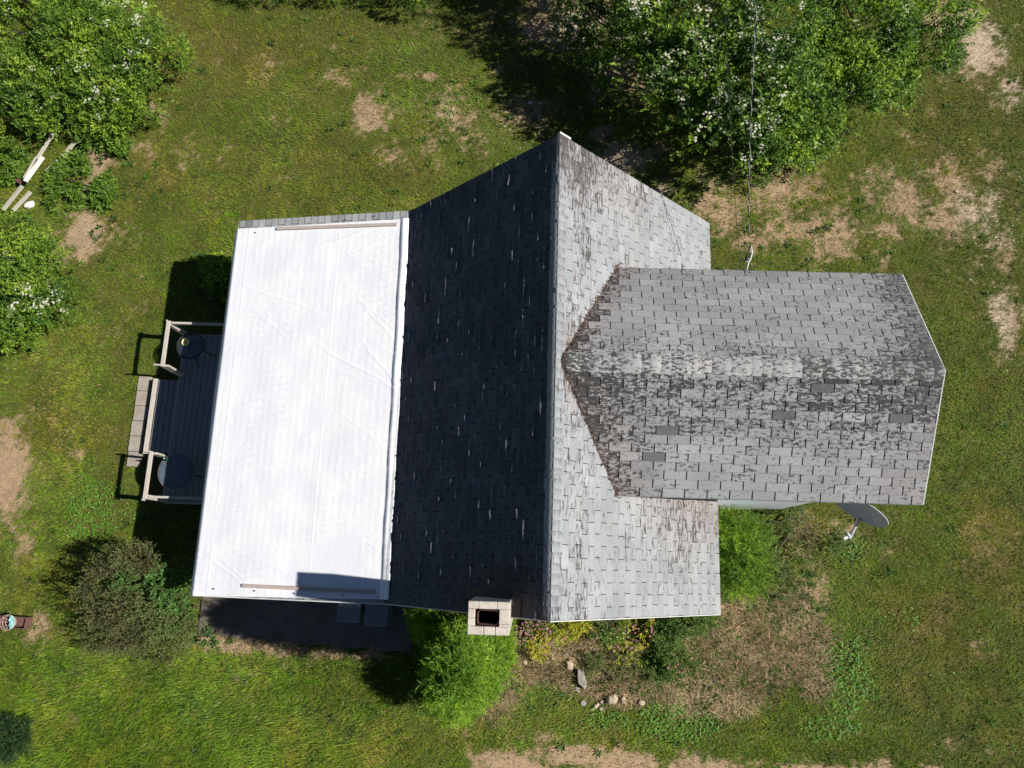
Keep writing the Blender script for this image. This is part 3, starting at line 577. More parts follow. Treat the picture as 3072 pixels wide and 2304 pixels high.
def stone(u, v, sx, sy, h, rz, label, mat=M_stone, name='stone', group='stones in the garden bed', seed=0, flat=.6):
    r = random.Random(seed * 7 + 1); p = at(u, v, h * .5); mb = MB()
    N_ = 11; prof = []
    for lvl, (zz, k_) in enumerate(((-.05, .9), (.35, 1.0), (.8, .9), (1.0, flat))):
        prof.append((zz, k_))
    rad = [r.uniform(.78, 1.12) for _ in range(N_)]
    V = []
    for zz, k_ in prof:
        for i in range(N_):
            t = 2 * math.pi * i / N_; V.append((math.cos(t) * sx * .5 * rad[i] * k_ + r.uniform(-.004, .004), math.sin(t) * sy * .5 * rad[i] * k_, zz * h + r.uniform(-.04, .04) * h))
    V.append((0, 0, h * 1.04))
    F_ = [(l*N_+i, l*N_+(i+1) % N_, (l+1)*N_+(i+1) % N_, (l+1)*N_+i) for l in range(3) for i in range(N_)] + [(3*N_+i, 3*N_+(i+1) % N_, 4*N_) for i in range(N_)]
    mb.add(V, F_, False); o = mb.build(name, mat); o.location = (p[0], p[1], hgt(p[0], p[1])); o.rotation_euler = (0, 0, rz)
    bv = o.modifiers.new('b', 'BEVEL'); bv.width = .008; bv.segments = 2
    return tag(o, label, 'stone', group)
stone(1745, 2037, .17, .40, .15, .35, 'long flat grey stone slab leaning in the straw', M_stone_grey, 'stone_slab', None, 1, .9)
stone(1709, 1995, .15, .20, .12, .3, 'tan stone just above the long grey slab', seed=2)
stone(1696, 2003, .07, .15, .04, .4, 'thin pale stone edge left of the tan stone', seed=3)
stone(1837, 2098, .24, .21, .16, .1, 'largest pale stone in the row at the bed edge', seed=4)
stone(1870, 2101, .10, .14, .10, 0, 'small round pale stone right beside the largest one', seed=5)
stone(1790, 2118, .16, .09, .06, .8, 'narrow pale stone left of the largest one', seed=6)
stone(1805, 2106, .08, .08, .07, .2, 'small stone touching the left of the largest one', seed=7)
stone(1804, 2127, .08, .07, .05, .5, 'small pinkish stone below the narrow one', seed=8)
stone(1777, 2128, .07, .06, .04, .5, 'lowest small stone at the left end of the row', seed=9)
stone(1926, 2110, .14, .13, .09, .3, 'pale stone alone at the right end of the row', seed=10)
stone(1575, 1987, .10, .11, .06, .3, 'lone tan stone in the straw below the chimney', seed=11)
stone(1697, 1963, .10, .09, .05, .1, 'dull grey stone half buried above the tan stone', M_stone_grey, seed=12)
stone(1750, 2110, .12, .12, .05, .1, 'dull brown stone sunk in the straw left of the row', M_stone_grey, seed=13)
stone(1733, 2070, .07, .16, .04, .5, 'thin grey stone sliver below the slab', M_stone_grey, seed=14)
stone(2103, 1979, .05, .04, .03, .1, 'tiny white stone in the right part of the straw', M_white_stone, seed=15)
stone(1590, 305, .10, .06, .04, .1, 'flat white stone in the grass north of the ridge', M_white_stone, group='pale stones on the lawn', seed=16)
stone(1618, 307, .09, .05, .04, -.2, 'flat pinkish stone just right of the white one', M_stone, group='pale stones on the lawn', seed=17)
stone(1743, 320, .09, .05, .03, 0, 'small tan stone near the shade edge north of the ridge', M_stone, group='pale stones on the lawn', seed=18)
stone(1358, 327, .07, .05, .03, 0, 'small pink stone on the thin lawn left of the ridge', M_stone, group='pale stones on the lawn', seed=19)
stone(1595, 145, .12, .05, .05, .3, 'grey stone in the deep shade of the blossom shrub', M_stone_grey, group='pale stones on the lawn', seed=20)
stone(2871, 573, .09, .08, .03, 0, 'round pale stone on the gravelly right side', M_stone, group='pale stones on the lawn', seed=21)
stone(289, 430, .12, .13, .08, .4, 'bright white lump at the top of the bare soil strip', M_white_stone, 'rubble', None, 22)
stone(86, 612, .24, .18, .09, .4, 'white rubble pile beside the lower end of the planks', M_white_stone, 'rubble', None, 23)
stone(250, 565, .05, .12, .03, .1, 'small white chip on the soil strip', M_white_stone, 'rubble', None, 24)

# fallen planks at the left
def plank(u0, v0, u1, v1, w, z, mat, label):
    a_, b_ = at(u0, v0, z), at(u1, v1, z); d = b_ - a_; mb = MB(); Lp = np.linalg.norm(d)
    mb.box((0, 0, 0), (Lp, w, .035), bev=.006); o = mb.build('plank', mat); o.location = ((a_ + b_) / 2)
    o.rotation_euler = (random.Random(u0).uniform(-.12, .12), random.Random(v0).uniform(-.03, .03), math.atan2(d[1], d[0])); return tag(o, label, 'plank', 'fallen planks in the weeds')
M_plank_w = noise_col('white_painted_plank', (.62, .60, .55), (.80, .79, .74), 5, .7, stretch=(1, 10, 4), bump=.3)
M_plank_g = noise_col('grey_plank', (.30, .27, .21), (.48, .45, .38), 5, .85, stretch=(1, 16, 4), bump=.4)
plank(128, 470, 76, 545, .11, .30, M_plank_w, 'bright white painted plank in the middle of the pile')
plank(162, 396, 112, 478, .08, .24, M_plank_g, 'grey weathered plank sticking out above the white one')
plank(108, 470, 72, 535, .045, .32, M_plank_g, 'narrow grey rail along the left of the white plank')
plank(68, 558, 8, 630, .09, .20, M_plank_g, 'grey plank at the lower left end of the pile')
plank(92, 575, 40, 632, .09, .14, M_plank_g, 'second grey plank right of the lower left one')
plank(237, 410, 188, 472, .10, .14, M_plank_g, 'pale plank lying apart to the right in the weeds')
plank(178, 478, 136, 514, .05, .12, M_plank_g, 'thin broken stick half hidden in the weeds')
mb = MB(); mb.box((0, 0, .07), (.16, .09, .10), bev=.01); o = mb.build('timber_block', M_brownwood); p = at(70, 553); o.location = (p[0], p[1], .05); o.rotation_euler = (0, 0, -.5)
tag(o, 'short brown timber block between the white and grey planks', 'timber')

# ------------------------------------------------------------------ patio and path
def slab(name, poly, z, th, mat):
    mb = MB(); n_ = len(poly); mb.add([(x, y, z - th) for x, y in poly] + [(x, y, z) for x, y in poly], [tuple(range(n_, 2*n_))] + [(i, (i+1) % n_, n_+(i+1) % n_, n_+i) for i in range(n_)])
    return mb.build(name, mat)
xs = np.linspace(-6.5, -2.45, 40)
edge = [(x, -3.80 - .05 * (x + 6.4) + .02 * math.sin(x * 9) + .015 * math.sin(x * 31)) for x in xs]
o = slab('patio', edge + [(-2.45, -2.6), (-6.5, -2.6)], .015, .08, M_conc); tag(o, kind='structure')
mb = MB(); pr = random.Random(3)
p0, p1 = at(417, 1132), at(362, 1400)
for i in range(6):
    yy = 1.2 - .311 * (i + .5); xx = -8.22
    mb.box((xx + pr.uniform(-.01, .01), yy, -.01), (.27, .301, .06), rz=pr.uniform(-.012, .012), bev=.006)
o = mb.build('paved_path', M_paver); tag(o, kind='structure')

# ------------------------------------------------------------------ HOUSE
house = empty('house'); tag(house, 'shingled house with steep main gable, right wing and low porch roof', 'house')
random.seed(5)
def shingles(name, P0, U, Vd, L, S, mat, seed, expo=.127, tab=.305, slot=.007, thick=.005, curl=0.0, wear=None, edge_lift=0.0, parent=house, curlp=.3):
    """courses of three-tab shingles on one slope. P0 low corner, U along the eave, Vd up the slope"""
    r = np.random.default_rng(seed); U = np.array(U, float); Vd = np.array(Vd, float); P0 = np.array(P0, float)
    Nn = np.cross(U, Vd); Nn /= np.linalg.norm(Nn)
    if Nn[2] < 0: Nn = -Nn
    NU, NV = 7, 4; V = []; Fq = []; tabc = []; wr = []
    nc = int(math.ceil(S / expo)); base = 0
    for j in range(nc):
        v0 = j * expo; v1 = min(v0 + expo + .012, S)
        o_ = (j % 2) * tab / 2 + r.uniform(-.012, .012) - tab; i = 0
        while True:
            u0 = o_ + i * tab; u1 = u0 + tab - slot; i += 1
            if u0 > L: break
            u0c, u1c = max(u0, -.0), min(u1, L)
            if u1c - u0c < .02: continue
            rv = r.random(); cl = curl * r.random()**2 * 2 if r.random() < curlp else 0; cr = curl * r.random()**2 * 2 if r.random() < curlp else 0
            el = edge_lift * r.random()**1.5 * (1.0 if r.random() < .5 else .12); bow = curl * .4 * r.random() if r.random() < curlp else 0
            dv = r.uniform(-.004, .004); top_t = .0008
            a_ = np.linspace(0, 1, NU); b_ = np.array([0, .065, .15, 1.0])
            A, Bb = np.meshgrid(a_, b_)
            f = np.array([1, .22, .04, 0])[:, None] * np.ones((1, NU))
            H = thick * (1 - Bb) + top_t + f * (cl * np.maximum(0, 1 - A * 1.5)**1.5 + cr * np.maximum(0, 1 - (1 - A) * 1.5)**1.5 + el * (.55 + .45 * np.sin(A * 4 + rv * 6)) + bow * np.sin(A * np.pi))
            uu = u0c + (u1c - u0c) * A; vv = (v0 + dv) + (v1 - v0 - dv) * Bb
            P_ = P0 + uu[..., None] * U + vv[..., None] * Vd + H[..., None] * Nn
            Pb = P0 + uu[0][:, None] * U + (np.full(NU, v0 + dv))[:, None] * Vd + (H[0] - thick * .9)[:, None] * Nn
            lowr = np.concatenate([Pb, P_.reshape(-1, 3)], 0)
            V.append(lowr)
            for rr in range(NV):
                for c_ in range(NU - 1):
                    k0 = base + rr * NU + c_; Fq.append((k0, k0 + 1, k0 + 1 + NU, k0 + NU))
            m_ = NU * (NV + 1); base += m_
            t = np.zeros((m_, 3)); t[:, 0] = rv; t[:, 1] = np.concatenate([np.zeros(NU), Bb.ravel()]); lf = (H - thick * (1 - Bb) - top_t); lf = np.clip(lf / .010, 0, 1) * (Bb < .1); t[:, 2] = np.concatenate([a_ * 0, lf.ravel()]); tabc.append(t)
            cen = P0 + (u0c + u1c) / 2 * U + (v0 + v1) / 2 * Vd
            w = np.zeros((m_, 3)) + (wear(cen, rv, r) if wear else (0, 0, 0)); wr.append(w)
    V = np.concatenate(V); Fq = np.array(Fq)
    fn = np.cross(V[Fq[5 if len(Fq) > 5 else 0][1]] - V[Fq[5][0]], V[Fq[5][3]] - V[Fq[5][0]])
    if fn @ Nn < 0: Fq = Fq[:, ::-1]
    o = np_mesh(name, V, Fq, mat, parent, cols={'Tab': np.concatenate(tabc), 'Wear': np.concatenate(wr)})
    # the dark underlay that shows in the slots
    mb = MB(); q = [P0 - Nn * .003, P0 + L * U - Nn * .003, P0 + L * U + S * Vd - Nn * .003, P0 + S * Vd - Nn * .003]
    qb = [p - Nn * .02 for p in q]
    mb.add(q + qb, [(0, 1, 2, 3), (7, 6, 5, 4), (0, 4, 5, 1), (1, 5, 6, 2), (2, 6, 7, 3), (3, 7, 4, 0)])
    mb.build('underlay', M_underlay, o)
    return o, Nn
def caps(name, A_, B_, Nl, Nr, mat, parent, half=.15, expo=.13, seed=1, wear=None, lift=.014):
    """folded ridge caps from A_ to B_; Nl, Nr = downslope directions on both sides"""
    r = np.random.default_rng(seed); A_ = np.array(A_, float); B_ = np.array(B_, float); d = B_ - A_; L = np.linalg.norm(d); d /= L
    Nl, Nr = np.array(Nl, float), np.array(Nr, float); up = np.array([0, 0, 1.0]); V = []; Fq = []; tc_ = []; wr = []; base = 0
    n_ = int(L / expo) + 1
    for i in range(n_):
        s0 = i * expo; s1 = min(s0 + expo + .02, L); rv = r.random()
        prof = [Nl * half * (1 + r.normal(0, .03)), Nl * half * .55, Nl * .03, Nr * .03, Nr * half * .55, Nr * half * (1 + r.normal(0, .03))]
        rows = []
        for s, h in ((s0, lift + r.uniform(0, .008)), (s0, lift + .002 + r.uniform(0, .01)), (s1, lift * .35)):
            rows.append([A_ + d * s + p + up * (h if kx not in (0, 5) else h * .7) for kx, p in enumerate(prof)])
        rows[0] = [p - up * .008 for p in rows[1]]
        for row in rows: V += row
        for rr in range(2):
            for c_ in range(5): k0 = base + rr * 6 + c_; Fq.append((k0, k0 + 1, k0 + 7, k0 + 6))
        base += 18; t = np.zeros((18, 3)); t[:, 0] = rv; tc_.append(t); w = np.zeros((18, 3)) + (wear(A_ + d * s0, rv, r) if wear else (0, 0, 0)); wr.append(w)
    V = np.array(V); Fq = np.array(Fq); q0 = Fq[7]; fn = np.cross(V[q0[1]] - V[q0[0]], V[q0[3]] - V[q0[0]])
    if fn[2] < 0: Fq = Fq[:, ::-1]
    return np_mesh(name, V, Fq, mat, parent, cols={'Tab': np.concatenate(tc_), 'Wear': np.concatenate(wr)})

cp, sp = math.cos(math.atan(PITCH)), math.sin(math.atan(PITCH))
main_roof = empty('main_roof'); main_roof.parent = house
def g(x, c, w): return math.exp(-((x - c) / w)**2)
def wear_e(c, rv, r):
    x, y, z = c
    w = .12 + .52 * g(y, Yn, .8) * max(0, 1 - x / 2.2) + .26 * g(x, .33, .2)
    # streaky patch below the wing's south eave
    s = (1 if (y < -1.2) else 0) * g(x, 2.05, .75) * g(y, -1.35, .75)
    w += .38 * s
    val = .55 * g(abs(y - WY) - (x - 0) * 0.62, .05, .3)      # beside the valleys
    w += .42 * val * (x < 2.0)
    pk = min(1, .6 * s + val * 1.6 + .5 * g(y, Yn, .9) * g(x, .8, .8) + (.25 if r.random() < .06 else 0))
    w += r.normal(0, .10)
    return (min(1, max(0, w)), pk, 0)
S_e = EX / cp
shingles('roof_slope', (EX, Ys, Ze), (0, 1, 0), (-cp, 0, sp), Yn - Ys, S_e, M_roof_e, 1, wear=wear_e, slot=.010, thick=.004, curl=.004, parent=main_roof)
def wear_w(c, rv, r):
    x, y, z = c; d = math.hypot((x + .75) / .7, (y + 2.7) / .4)
    return (min(1, max(0, .2 + r.normal(0, .12) + .9 * math.exp(-d * d))), .15 * r.random(), .8 * math.exp(-d * d * 1.5))
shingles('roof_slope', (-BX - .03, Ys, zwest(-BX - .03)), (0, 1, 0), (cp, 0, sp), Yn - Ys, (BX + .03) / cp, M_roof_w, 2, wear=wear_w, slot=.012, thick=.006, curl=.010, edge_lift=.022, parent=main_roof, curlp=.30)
dl, dr = (-cp, 0, -sp), (cp, 0, -sp)
caps('ridge_cap', (0, Yn, Zr + .004), (0, Ys, Zr + .004), dl, dr, M_roof_e, main_roof, wear=lambda c, rv, r: (.05 + .7 * g(c[1], Yn, .5) + .5 * g(c[1], Ys, .25) + .2 * rv, .0, .5 * g(c[1], Yn, .2)), lift=.010)
# rake and eave trim
def trim(pts, w, h, name='fascia', mat=M_white, parent=None, out=(0, 0, 0)):
    """board following pts (top line), hanging down h, w thick, offset outward"""
    mb = MB(); o_ = Vector(out).normalized() * w if Vector(out).length else Vector((0, 0, 0))
    for a_, b_ in zip(pts[:-1], pts[1:]):
        a_, b_ = Vector(a_), Vector(b_); dn = Vector((0, 0, -h))
        P_ = [a_, b_, b_ + dn, a_ + dn, a_ + o_, b_ + o_, b_ + dn + o_, a_ + dn + o_]
        mb.add(P_, [(0, 1, 2, 3), (7, 6, 5, 4), (0, 4, 5, 1), (1, 5, 6, 2), (2, 6, 7, 3), (3, 7, 4, 0)])
    return mb.build(name, mat, parent)
e_ = .006
trim([(-BX, Ys - e_, Zb - .002), (0, Ys - e_, Zr - .002), (EX, Ys - e_, Ze - .002)], .012, .13, parent=main_roof, out=(0, -1, 0), mat=M_white)
trim([(-BX, Yn - .03, Zb - .03), (0, Yn - .03, Zr - .03), (EX, Yn - .03, Ze - .03)], .018, .13, parent=main_roof, out=(0, 1, 0), mat=M_white)
trim([(-.03, Yn + .004, Zr - .022), (0, Yn + .004, Zr + .012), (.16, Yn + .004, Zr - .15)], .03, .10, parent=main_roof, out=(0, 1, 0), mat=M_white)
trim([(EX - .03, Ys, Ze - .022), (EX - .03, Yn, Ze - .022)], .018, .12, parent=main_roof, out=(1, 0, 0), mat=M_white)
# wing
wing_roof = empty('wing_roof'); wing_roof.parent = house
wp = math.atan((WZ - WZE) / WA); cw, sw_ = math.cos(wp), math.sin(wp); SW = WA / cw
darktabs = [at(1965, 1305, 4.8), at(1950, 1361, 4.75), at(2370, 1258, 4.95), at(2690, 1262, 4.95), at(2480, 1178, 5.2)]
def wear_ws(c, rv, r):
    x, y, z = c; h = (z - WZE) / (WZ - WZE)
    w = .12 + .36 * sstep(.2, .9, np.float64(h)) + .25 * g(x, WX1, 1.2) * h + .20 * r.random()**2 * (.4 + h)
    left = g(x - (Zr - z) / PITCH, 0, .38)
    w += .42 * left
    b_ = .35 * g(x, WX1, .5) * h * r.random()
    for q in darktabs:
        if abs(x - q[0]) < .15 and abs(y - q[1]) < .065: b_ = .85
    pk = min(1, .9 * left + (.35 * g(x, WX1 - .2, .5) if r.random() < .4 else 0))
    return (min(1, w + r.normal(0, .08)), pk, b_)
def wear_wn(c, rv, r):
    x, y, z = c; h = (z - WZE) / (WZ - WZE)
    w = .12 + .30 * sstep(.6, 1, np.float64(h)) + .45 * g(x - WX1, 0, .55) + r.normal(0, .07); left = g(x - (Zr - z) / PITCH, 0, .22)
    return (min(1, max(0, w + .6 * left)), min(1, left), min(.75, .45 * g(x - WX1, -.05, .28) * (.5 + h) + .18 * g(h, 0, .25)))
shingles('roof_slope', (.0, WY - WA, WZE), (1, 0, 0), (0, cw, sw_), WX1, SW, M_roof_wing, 3, wear=wear_ws, slot=.016, thick=.010, curl=.012, edge_lift=.006, parent=wing_roof)
shingles('roof_slope', (.0, WY + WA, WZE), (1, 0, 0), (0, -cw, sw_), WX1, SW, M_roof_wing, 4, wear=wear_wn, slot=.014, thick=.006, curl=.008, parent=wing_roof)
caps('ridge_cap', (WX1, WY, WZ + .004), (.12, WY, WZ + .004), (0, -cw, -sw_), (0, cw, -sw_), M_roof_wing, wing_roof, half=.15, seed=7, lift=.018,
     wear=lambda c, rv, r: (min(1, .30 + .35 * r.random() + .22 * g(c[0], WX1, 1.3) + .25 * g(c[0], 0, .5)), .1 * rv, .25 * g(c[0], WX1, .8) * rv))
trim([(WX1 + e_, WY - WA, WZE - .0), (WX1 + e_, WY, WZ + .004), (WX1 + e_, WY + WA, WZE - .0)], .013, .11, parent=wing_roof, out=(1, 0, 0))
trim([(1.02, WY - WA + .012, WZE - .018), (WX1, WY - WA + .012, WZE - .018)], .014, .10, parent=wing_roof, out=(0, -1, 0))
trim([(1.02, WY + WA - .03, WZE - .022), (WX1, WY + WA - .03, WZE - .022)], .018, .10, parent=wing_roof, out=(0, 1, 0))
# porch roof
porch_roof = empty('porch_roof'); porch_roof.parent = house
pa = math.atan((Zb - PZ) / (PX - BX)); cpp, spp = math.cos(pa), math.sin(pa)
shingles('roof_slope', (-PX, Ys, PZ), (0, 1, 0), (cpp, 0, spp), Yn - Ys, (PX - BX) / cpp, M_roof_porch, 6, slot=.010, thick=.005, parent=porch_roof,
         wear=lambda c, rv, r: (.1, 0, .55 if r.random() < .07 else 0))
trim([(-PX, Yn - .03, PZ - .02), (-BX, Yn - .03, Zb - .02)], .018, .12, parent=porch_roof, out=(0, 1, 0), mat=M_white)
trim([(-PX, Ys - e_, PZ - .006), (-BX, Ys - e_, Zb - .006)], .018, .12, parent=porch_roof, out=(0, -1, 0), mat=M_white)
trim([(-PX - e_, Ys, PZ - .012), (-PX - e_, Yn, PZ - .012)], .018, .12, parent=porch_roof, out=(-1, 0, 0), mat=M_white)
# walls with lapped siding
def wall(x0, y0, x1, y1, z0, topf, nx_, name='wall'):
    """lapped boards between (x0,y0)-(x1,y1); topf(t) gives top height at 0..1; nx_ outward normal"""
    mb = MB(); a_, b_ = Vector((x0, y0, 0)), Vector((x1, y1, 0)); n_ = Vector(nx_); zt = max(topf(t / 20) for t in range(21)); z = z0
    while z < zt:
        ts = [t / 40 for t in range(41) if topf(t / 40) >= min(z + .105, zt) - 1e-6]
        if not ts: break
        t0, t1 = min(ts), max(ts); z2 = min(z + .105, zt)
        pa_, pb_ = a_.lerp(b_, t0), a_.lerp(b_, t1)
        P_ = [pa_ + Vector((0, 0, z)) + n_ * .018, pb_ + Vector((0, 0, z)) + n_ * .018, pb_ + Vector((0, 0, z2)) + n_ * .003, pa_ + Vector((0, 0, z2)) + n_ * .003,
              pa_ + Vector((0, 0, z)) - n_ * .06, pb_ + Vector((0, 0, z)) - n_ * .06, pb_ + Vector((0, 0, z2)) - n_ * .06, pa_ + Vector((0, 0, z2)) - n_ * .06]
        mb.add(P_, [(0, 1, 2, 3), (7, 6, 5, 4), (0, 4, 5, 1), (1, 5, 6, 2), (2, 6, 7, 3), (3, 7, 4, 0)]); z += .10
    return mb.build(name, M_siding, house)
wy0, wy1 = -2.72, 3.33
ga = lambda t: min(Zr + PITCH * (-2.2 + 4.65 * t), Zr - PITCH * (-2.2 + 4.65 * t)) - .08
wall(-2.2, wy0, 2.45, wy0, .2, ga, (0, -1, 0)); wall(-2.2, wy1, 2.45, wy1, .2, ga, (0, 1, 0))
wall(2.45, wy0, 2.45, wy1, .2, lambda t: Zr - PITCH * 2.45 - .08, (1, 0, 0))
pw = lambda t: zporch(-5.35 + 3.15 * t) - .05
wall(-5.35, wy0, -2.2, wy0, .2, pw, (0, -1, 0)); wall(-5.35, wy1, -2.2, wy1, .2, pw, (0, 1, 0)); wall(-5.35, wy0, -5.35, wy1, .2, lambda t: zporch(-5.35) - .05, (-1, 0, 0))
wall(2.45, -1.12, 4.47, -1.12, .02, lambda t: WZE + .06, (0, -1, 0)); wall(2.45, 1.73, 4.47, 1.73, .02, lambda t: WZE + .06, (0, 1, 0))
wall(.93, -1.12, 2.45, -1.12, 2.75, lambda t: WZE + .06, (0, -1, 0)); wall(.93, 1.73, 2.45, 1.73, 2.75, lambda t: WZE + .06, (0, 1, 0))
wg = lambda t: WZ - (WZ - WZE) / WA * abs(-1.12 + 2.85 * t - WY) - .06
wall(4.47, -1.12, 4.47, 1.73, .02, wg, (1, 0, 0))
mb = MB(); mb.box((-1.45, .305, .1), (7.72, 5.95, .3)); mb.build('foundation', M_conc, house)
# lifted shingle scraps and leaf litter in the valleys
rg = np.random.default_rng(17); n = 1500
s = rg.uniform(0, 1, n)**1.6; side = np.where(rg.random(n) < .5, 1, -1)
xv = .10 + s * .82; yv = WY + side * (s * WA + rg.normal(0, .045, n) - .02); zv = np.minimum(Zr - PITCH * xv, 9) + rg.uniform(.0, .02, n) + .012
ax = unit(rg, n) * np.array([1, 1, .4]) + np.array([0, 0, .25]); cc = np.array([[.13, .085, .065]]) * rg.uniform(.3, 1.9, (n, 1))
o = leaf_mesh('valley_debris', np.stack([xv, yv, zv], -1), ax, unit(rg, n) * .5 + np.array([0, 0, 1]), rg.uniform(.02, .08, n), rg.uniform(.01, .035, n), cc, M_straw, main_roof)

# chimney
chim = empty('chimney'); chim.parent = house
cx_, cy_ = (CHX0 + CHX1) / 2, (CHY0 + CHY1) / 2; cwx, cwy = CHX1 - CHX0, CHY1 - CHY0
mb = MB()
def ring(mb_, x0, x1, y0, y1, hx0, hx1, hy0, hy1, z0, z1):
    mb_.box(((x0 + x1) / 2, (y0 + hy0) / 2, (z0 + z1) / 2), (x1 - x0, hy0 - y0, z1 - z0), bev=.006)
    mb_.box(((x0 + x1) / 2, (hy1 + y1) / 2, (z0 + z1) / 2), (x1 - x0, y1 - hy1, z1 - z0), bev=.006)
    mb_.box(((x0 + hx0) / 2, (hy0 + hy1) / 2, (z0 + z1) / 2), (hx0 - x0, hy1 - hy0 - .004, z1 - z0), bev=.006)
    mb_.box(((hx1 + x1) / 2, (hy0 + hy1) / 2, (z0 + z1) / 2), (x1 - hx1, hy1 - hy0 - .004, z1 - z0), bev=.006)
hx0, hx1, hy0, hy1 = CHX0 + .085, CHX1 - .125, CHY0 + .095, CHY1 - .085
z = .0; k = 0
while z < CHZ - .21:
    ring(mb, CHX0, CHX1, CHY0, CHY1, hx0, hx1, hy0, hy1, z + .004, z + .196); z += .2; k += 1
mb.build('block_stack', M_chim, chim)
# cap course: separate blocks with open joints
mb = MB(); zc0, zc1 = z + .004, CHZ
sx1, sx2 = CHX0 + .19, CHX0 + .325
for x0, x1 in ((CHX0, sx1 - .0015), (sx1 + .0015, sx2 - .0015), (sx2 + .0015, CHX1)): mb.box(((x0 + x1) / 2, (CHY0 + hy0) / 2, (zc0 + zc1) / 2), (x1 - x0, hy0 - CHY0, zc1 - zc0), bev=.008)
for x0, x1 in ((CHX0, CHX0 + .12), (CHX0 + .122, CHX0 + .34), (CHX0 + .342, CHX1)): mb.box(((x0 + x1) / 2, (CHY1 + hy1) / 2, (zc0 + zc1) / 2), (x1 - x0, CHY1 - hy1, zc1 - zc0), bev=.006)
for y0, y1 in ((hy0 + .002, hy0 + .09), (hy0 + .092, hy1 - .002)):
    mb.box(((CHX0 + hx0) / 2, (y0 + y1) / 2, (zc0 + zc1) / 2), (hx0 - CHX0, y1 - y0, zc1 - zc0), bev=.006)
for y0, y1 in ((hy0 + .002, hy0 + .03), (hy0 + .033, hy1 - .002)): mb.box(((CHX1 + hx1) / 2, (y0 + y1) / 2, (zc0 + zc1) / 2), (CHX1 - hx1, y1 - y0, zc1 - zc0), bev=.006)
mb.build('chimney_cap', M_chim, chim)
mb = MB(); fx, fy = (hx0 + hx1) / 2 + .008, (hy0 + hy1) / 2; ax_, ay_ = (hx1 - hx0) / 2 - .012, (hy1 - hy0) / 2 - .012
def rrect(ax0, ay0, r_, n_=6):
    out = []
    for qx, qy, a0 in ((1, 1, 0), (-1, 1, 90), (-1, -1, 180), (1, -1, 270)):
        for i in range(n_ + 1):
            t = math.radians(a0 + 90 * i / n_); out.append((qx * (ax0 - r_) + r_ * math.cos(t), qy * (ay0 - r_) + r_ * math.sin(t)))
    return out
Vv = []; outr = rrect(ax_, ay_, .045); inn = rrect(ax_ - .010, ay_ - .010, .038); zt = CHZ - .03
for rr, zz in ((outr, zt - 2.2), (outr, zt), (inn, zt), (inn, zt - 2.2)): Vv += [(fx + x, fy + y, zz) for x, y in rr]
nr_ = len(outr); mb.add(Vv, [(l*nr_+i, l*nr_+(i+1) % nr_, (l+1)*nr_+(i+1) % nr_, (l+1)*nr_+i) for l in range(3) for i in range(nr_)], True)
mb.build('flue_liner', M_clay, chim)
mb = MB(); mb.box((fx, fy, zt - 1.2), (ax_ * 1.9, ay_ * 1.9, .05)); mb.build('flue_bottom', M_soot, chim)
mb = MB()   # sheet flashing and tar around the chimney foot
for k_, (x0, x1, y0, y1) in enumerate(((CHX0 - .10, CHX1 + .12, CHY1, CHY1 + .12), (CHX0 - .10, CHX0, Ys, CHY1), (CHX1, CHX1 + .12, Ys, CHY1))):
    q = [(x0, y0), (x1, y0), (x1, y1), (x0, y1)]; nn = .022 + .002 * k_
    mb.add([(x, y, zwest(x) + nn * 1.4) for x, y in q] + [(x, y, zwest(x) - .01) for x, y in q], [(0, 1, 2, 3), (0, 4, 5, 1), (1, 5, 6, 2), (2, 6, 7, 3), (3, 7, 4, 0)])
mb.build('flashing', M_black, chim)

# ------------------------------------------------------------------ tarp
tarp = empty('roof_tarp'); tag(tarp, 'large wrinkled white tarp nailed over the low porch roof', 'tarp')
mt, nt, b = nmat('white_tarp'); N = nt.nodes; L = nt.links
tc = N.new('ShaderNodeTexCoord'); nz = N.new('ShaderNodeTexNoise'); nz.inputs['Scale'].default_value = 2.2; nz.inputs['Detail'].default_value = 6; L.new(tc.outputs['Object'], nz.inputs[0])
r_ = N.new('ShaderNodeValToRGB'); r_.color_ramp.elements[0].color = (.70, .70, .74, 1); r_.color_ramp.elements[1].color = (.755, .755, .765, 1); r_.color_ramp.elements[0].position = .35; r_.color_ramp.elements[1].position = .65
L.new(nz.outputs[0], r_.inputs[0]); L.new(r_.outputs[0], b.inputs['Base Color']); b.inputs['Roughness'].default_value = .55; b.inputs['Specular IOR Level'].default_value = .3
nf = N.new('ShaderNodeTexNoise'); nf.inputs['Scale'].default_value = 14; nf.inputs['Detail'].default_value = 6; L.new(tc.outputs['Object'], nf.inputs[0])
bp = N.new('ShaderNodeBump'); bp.inputs['Strength'].default_value = .18; bp.inputs['Distance'].default_value = .02; L.new(nf.outputs[0], bp.inputs['Height']); L.new(bp.outputs[0], b.inputs['Normal'])
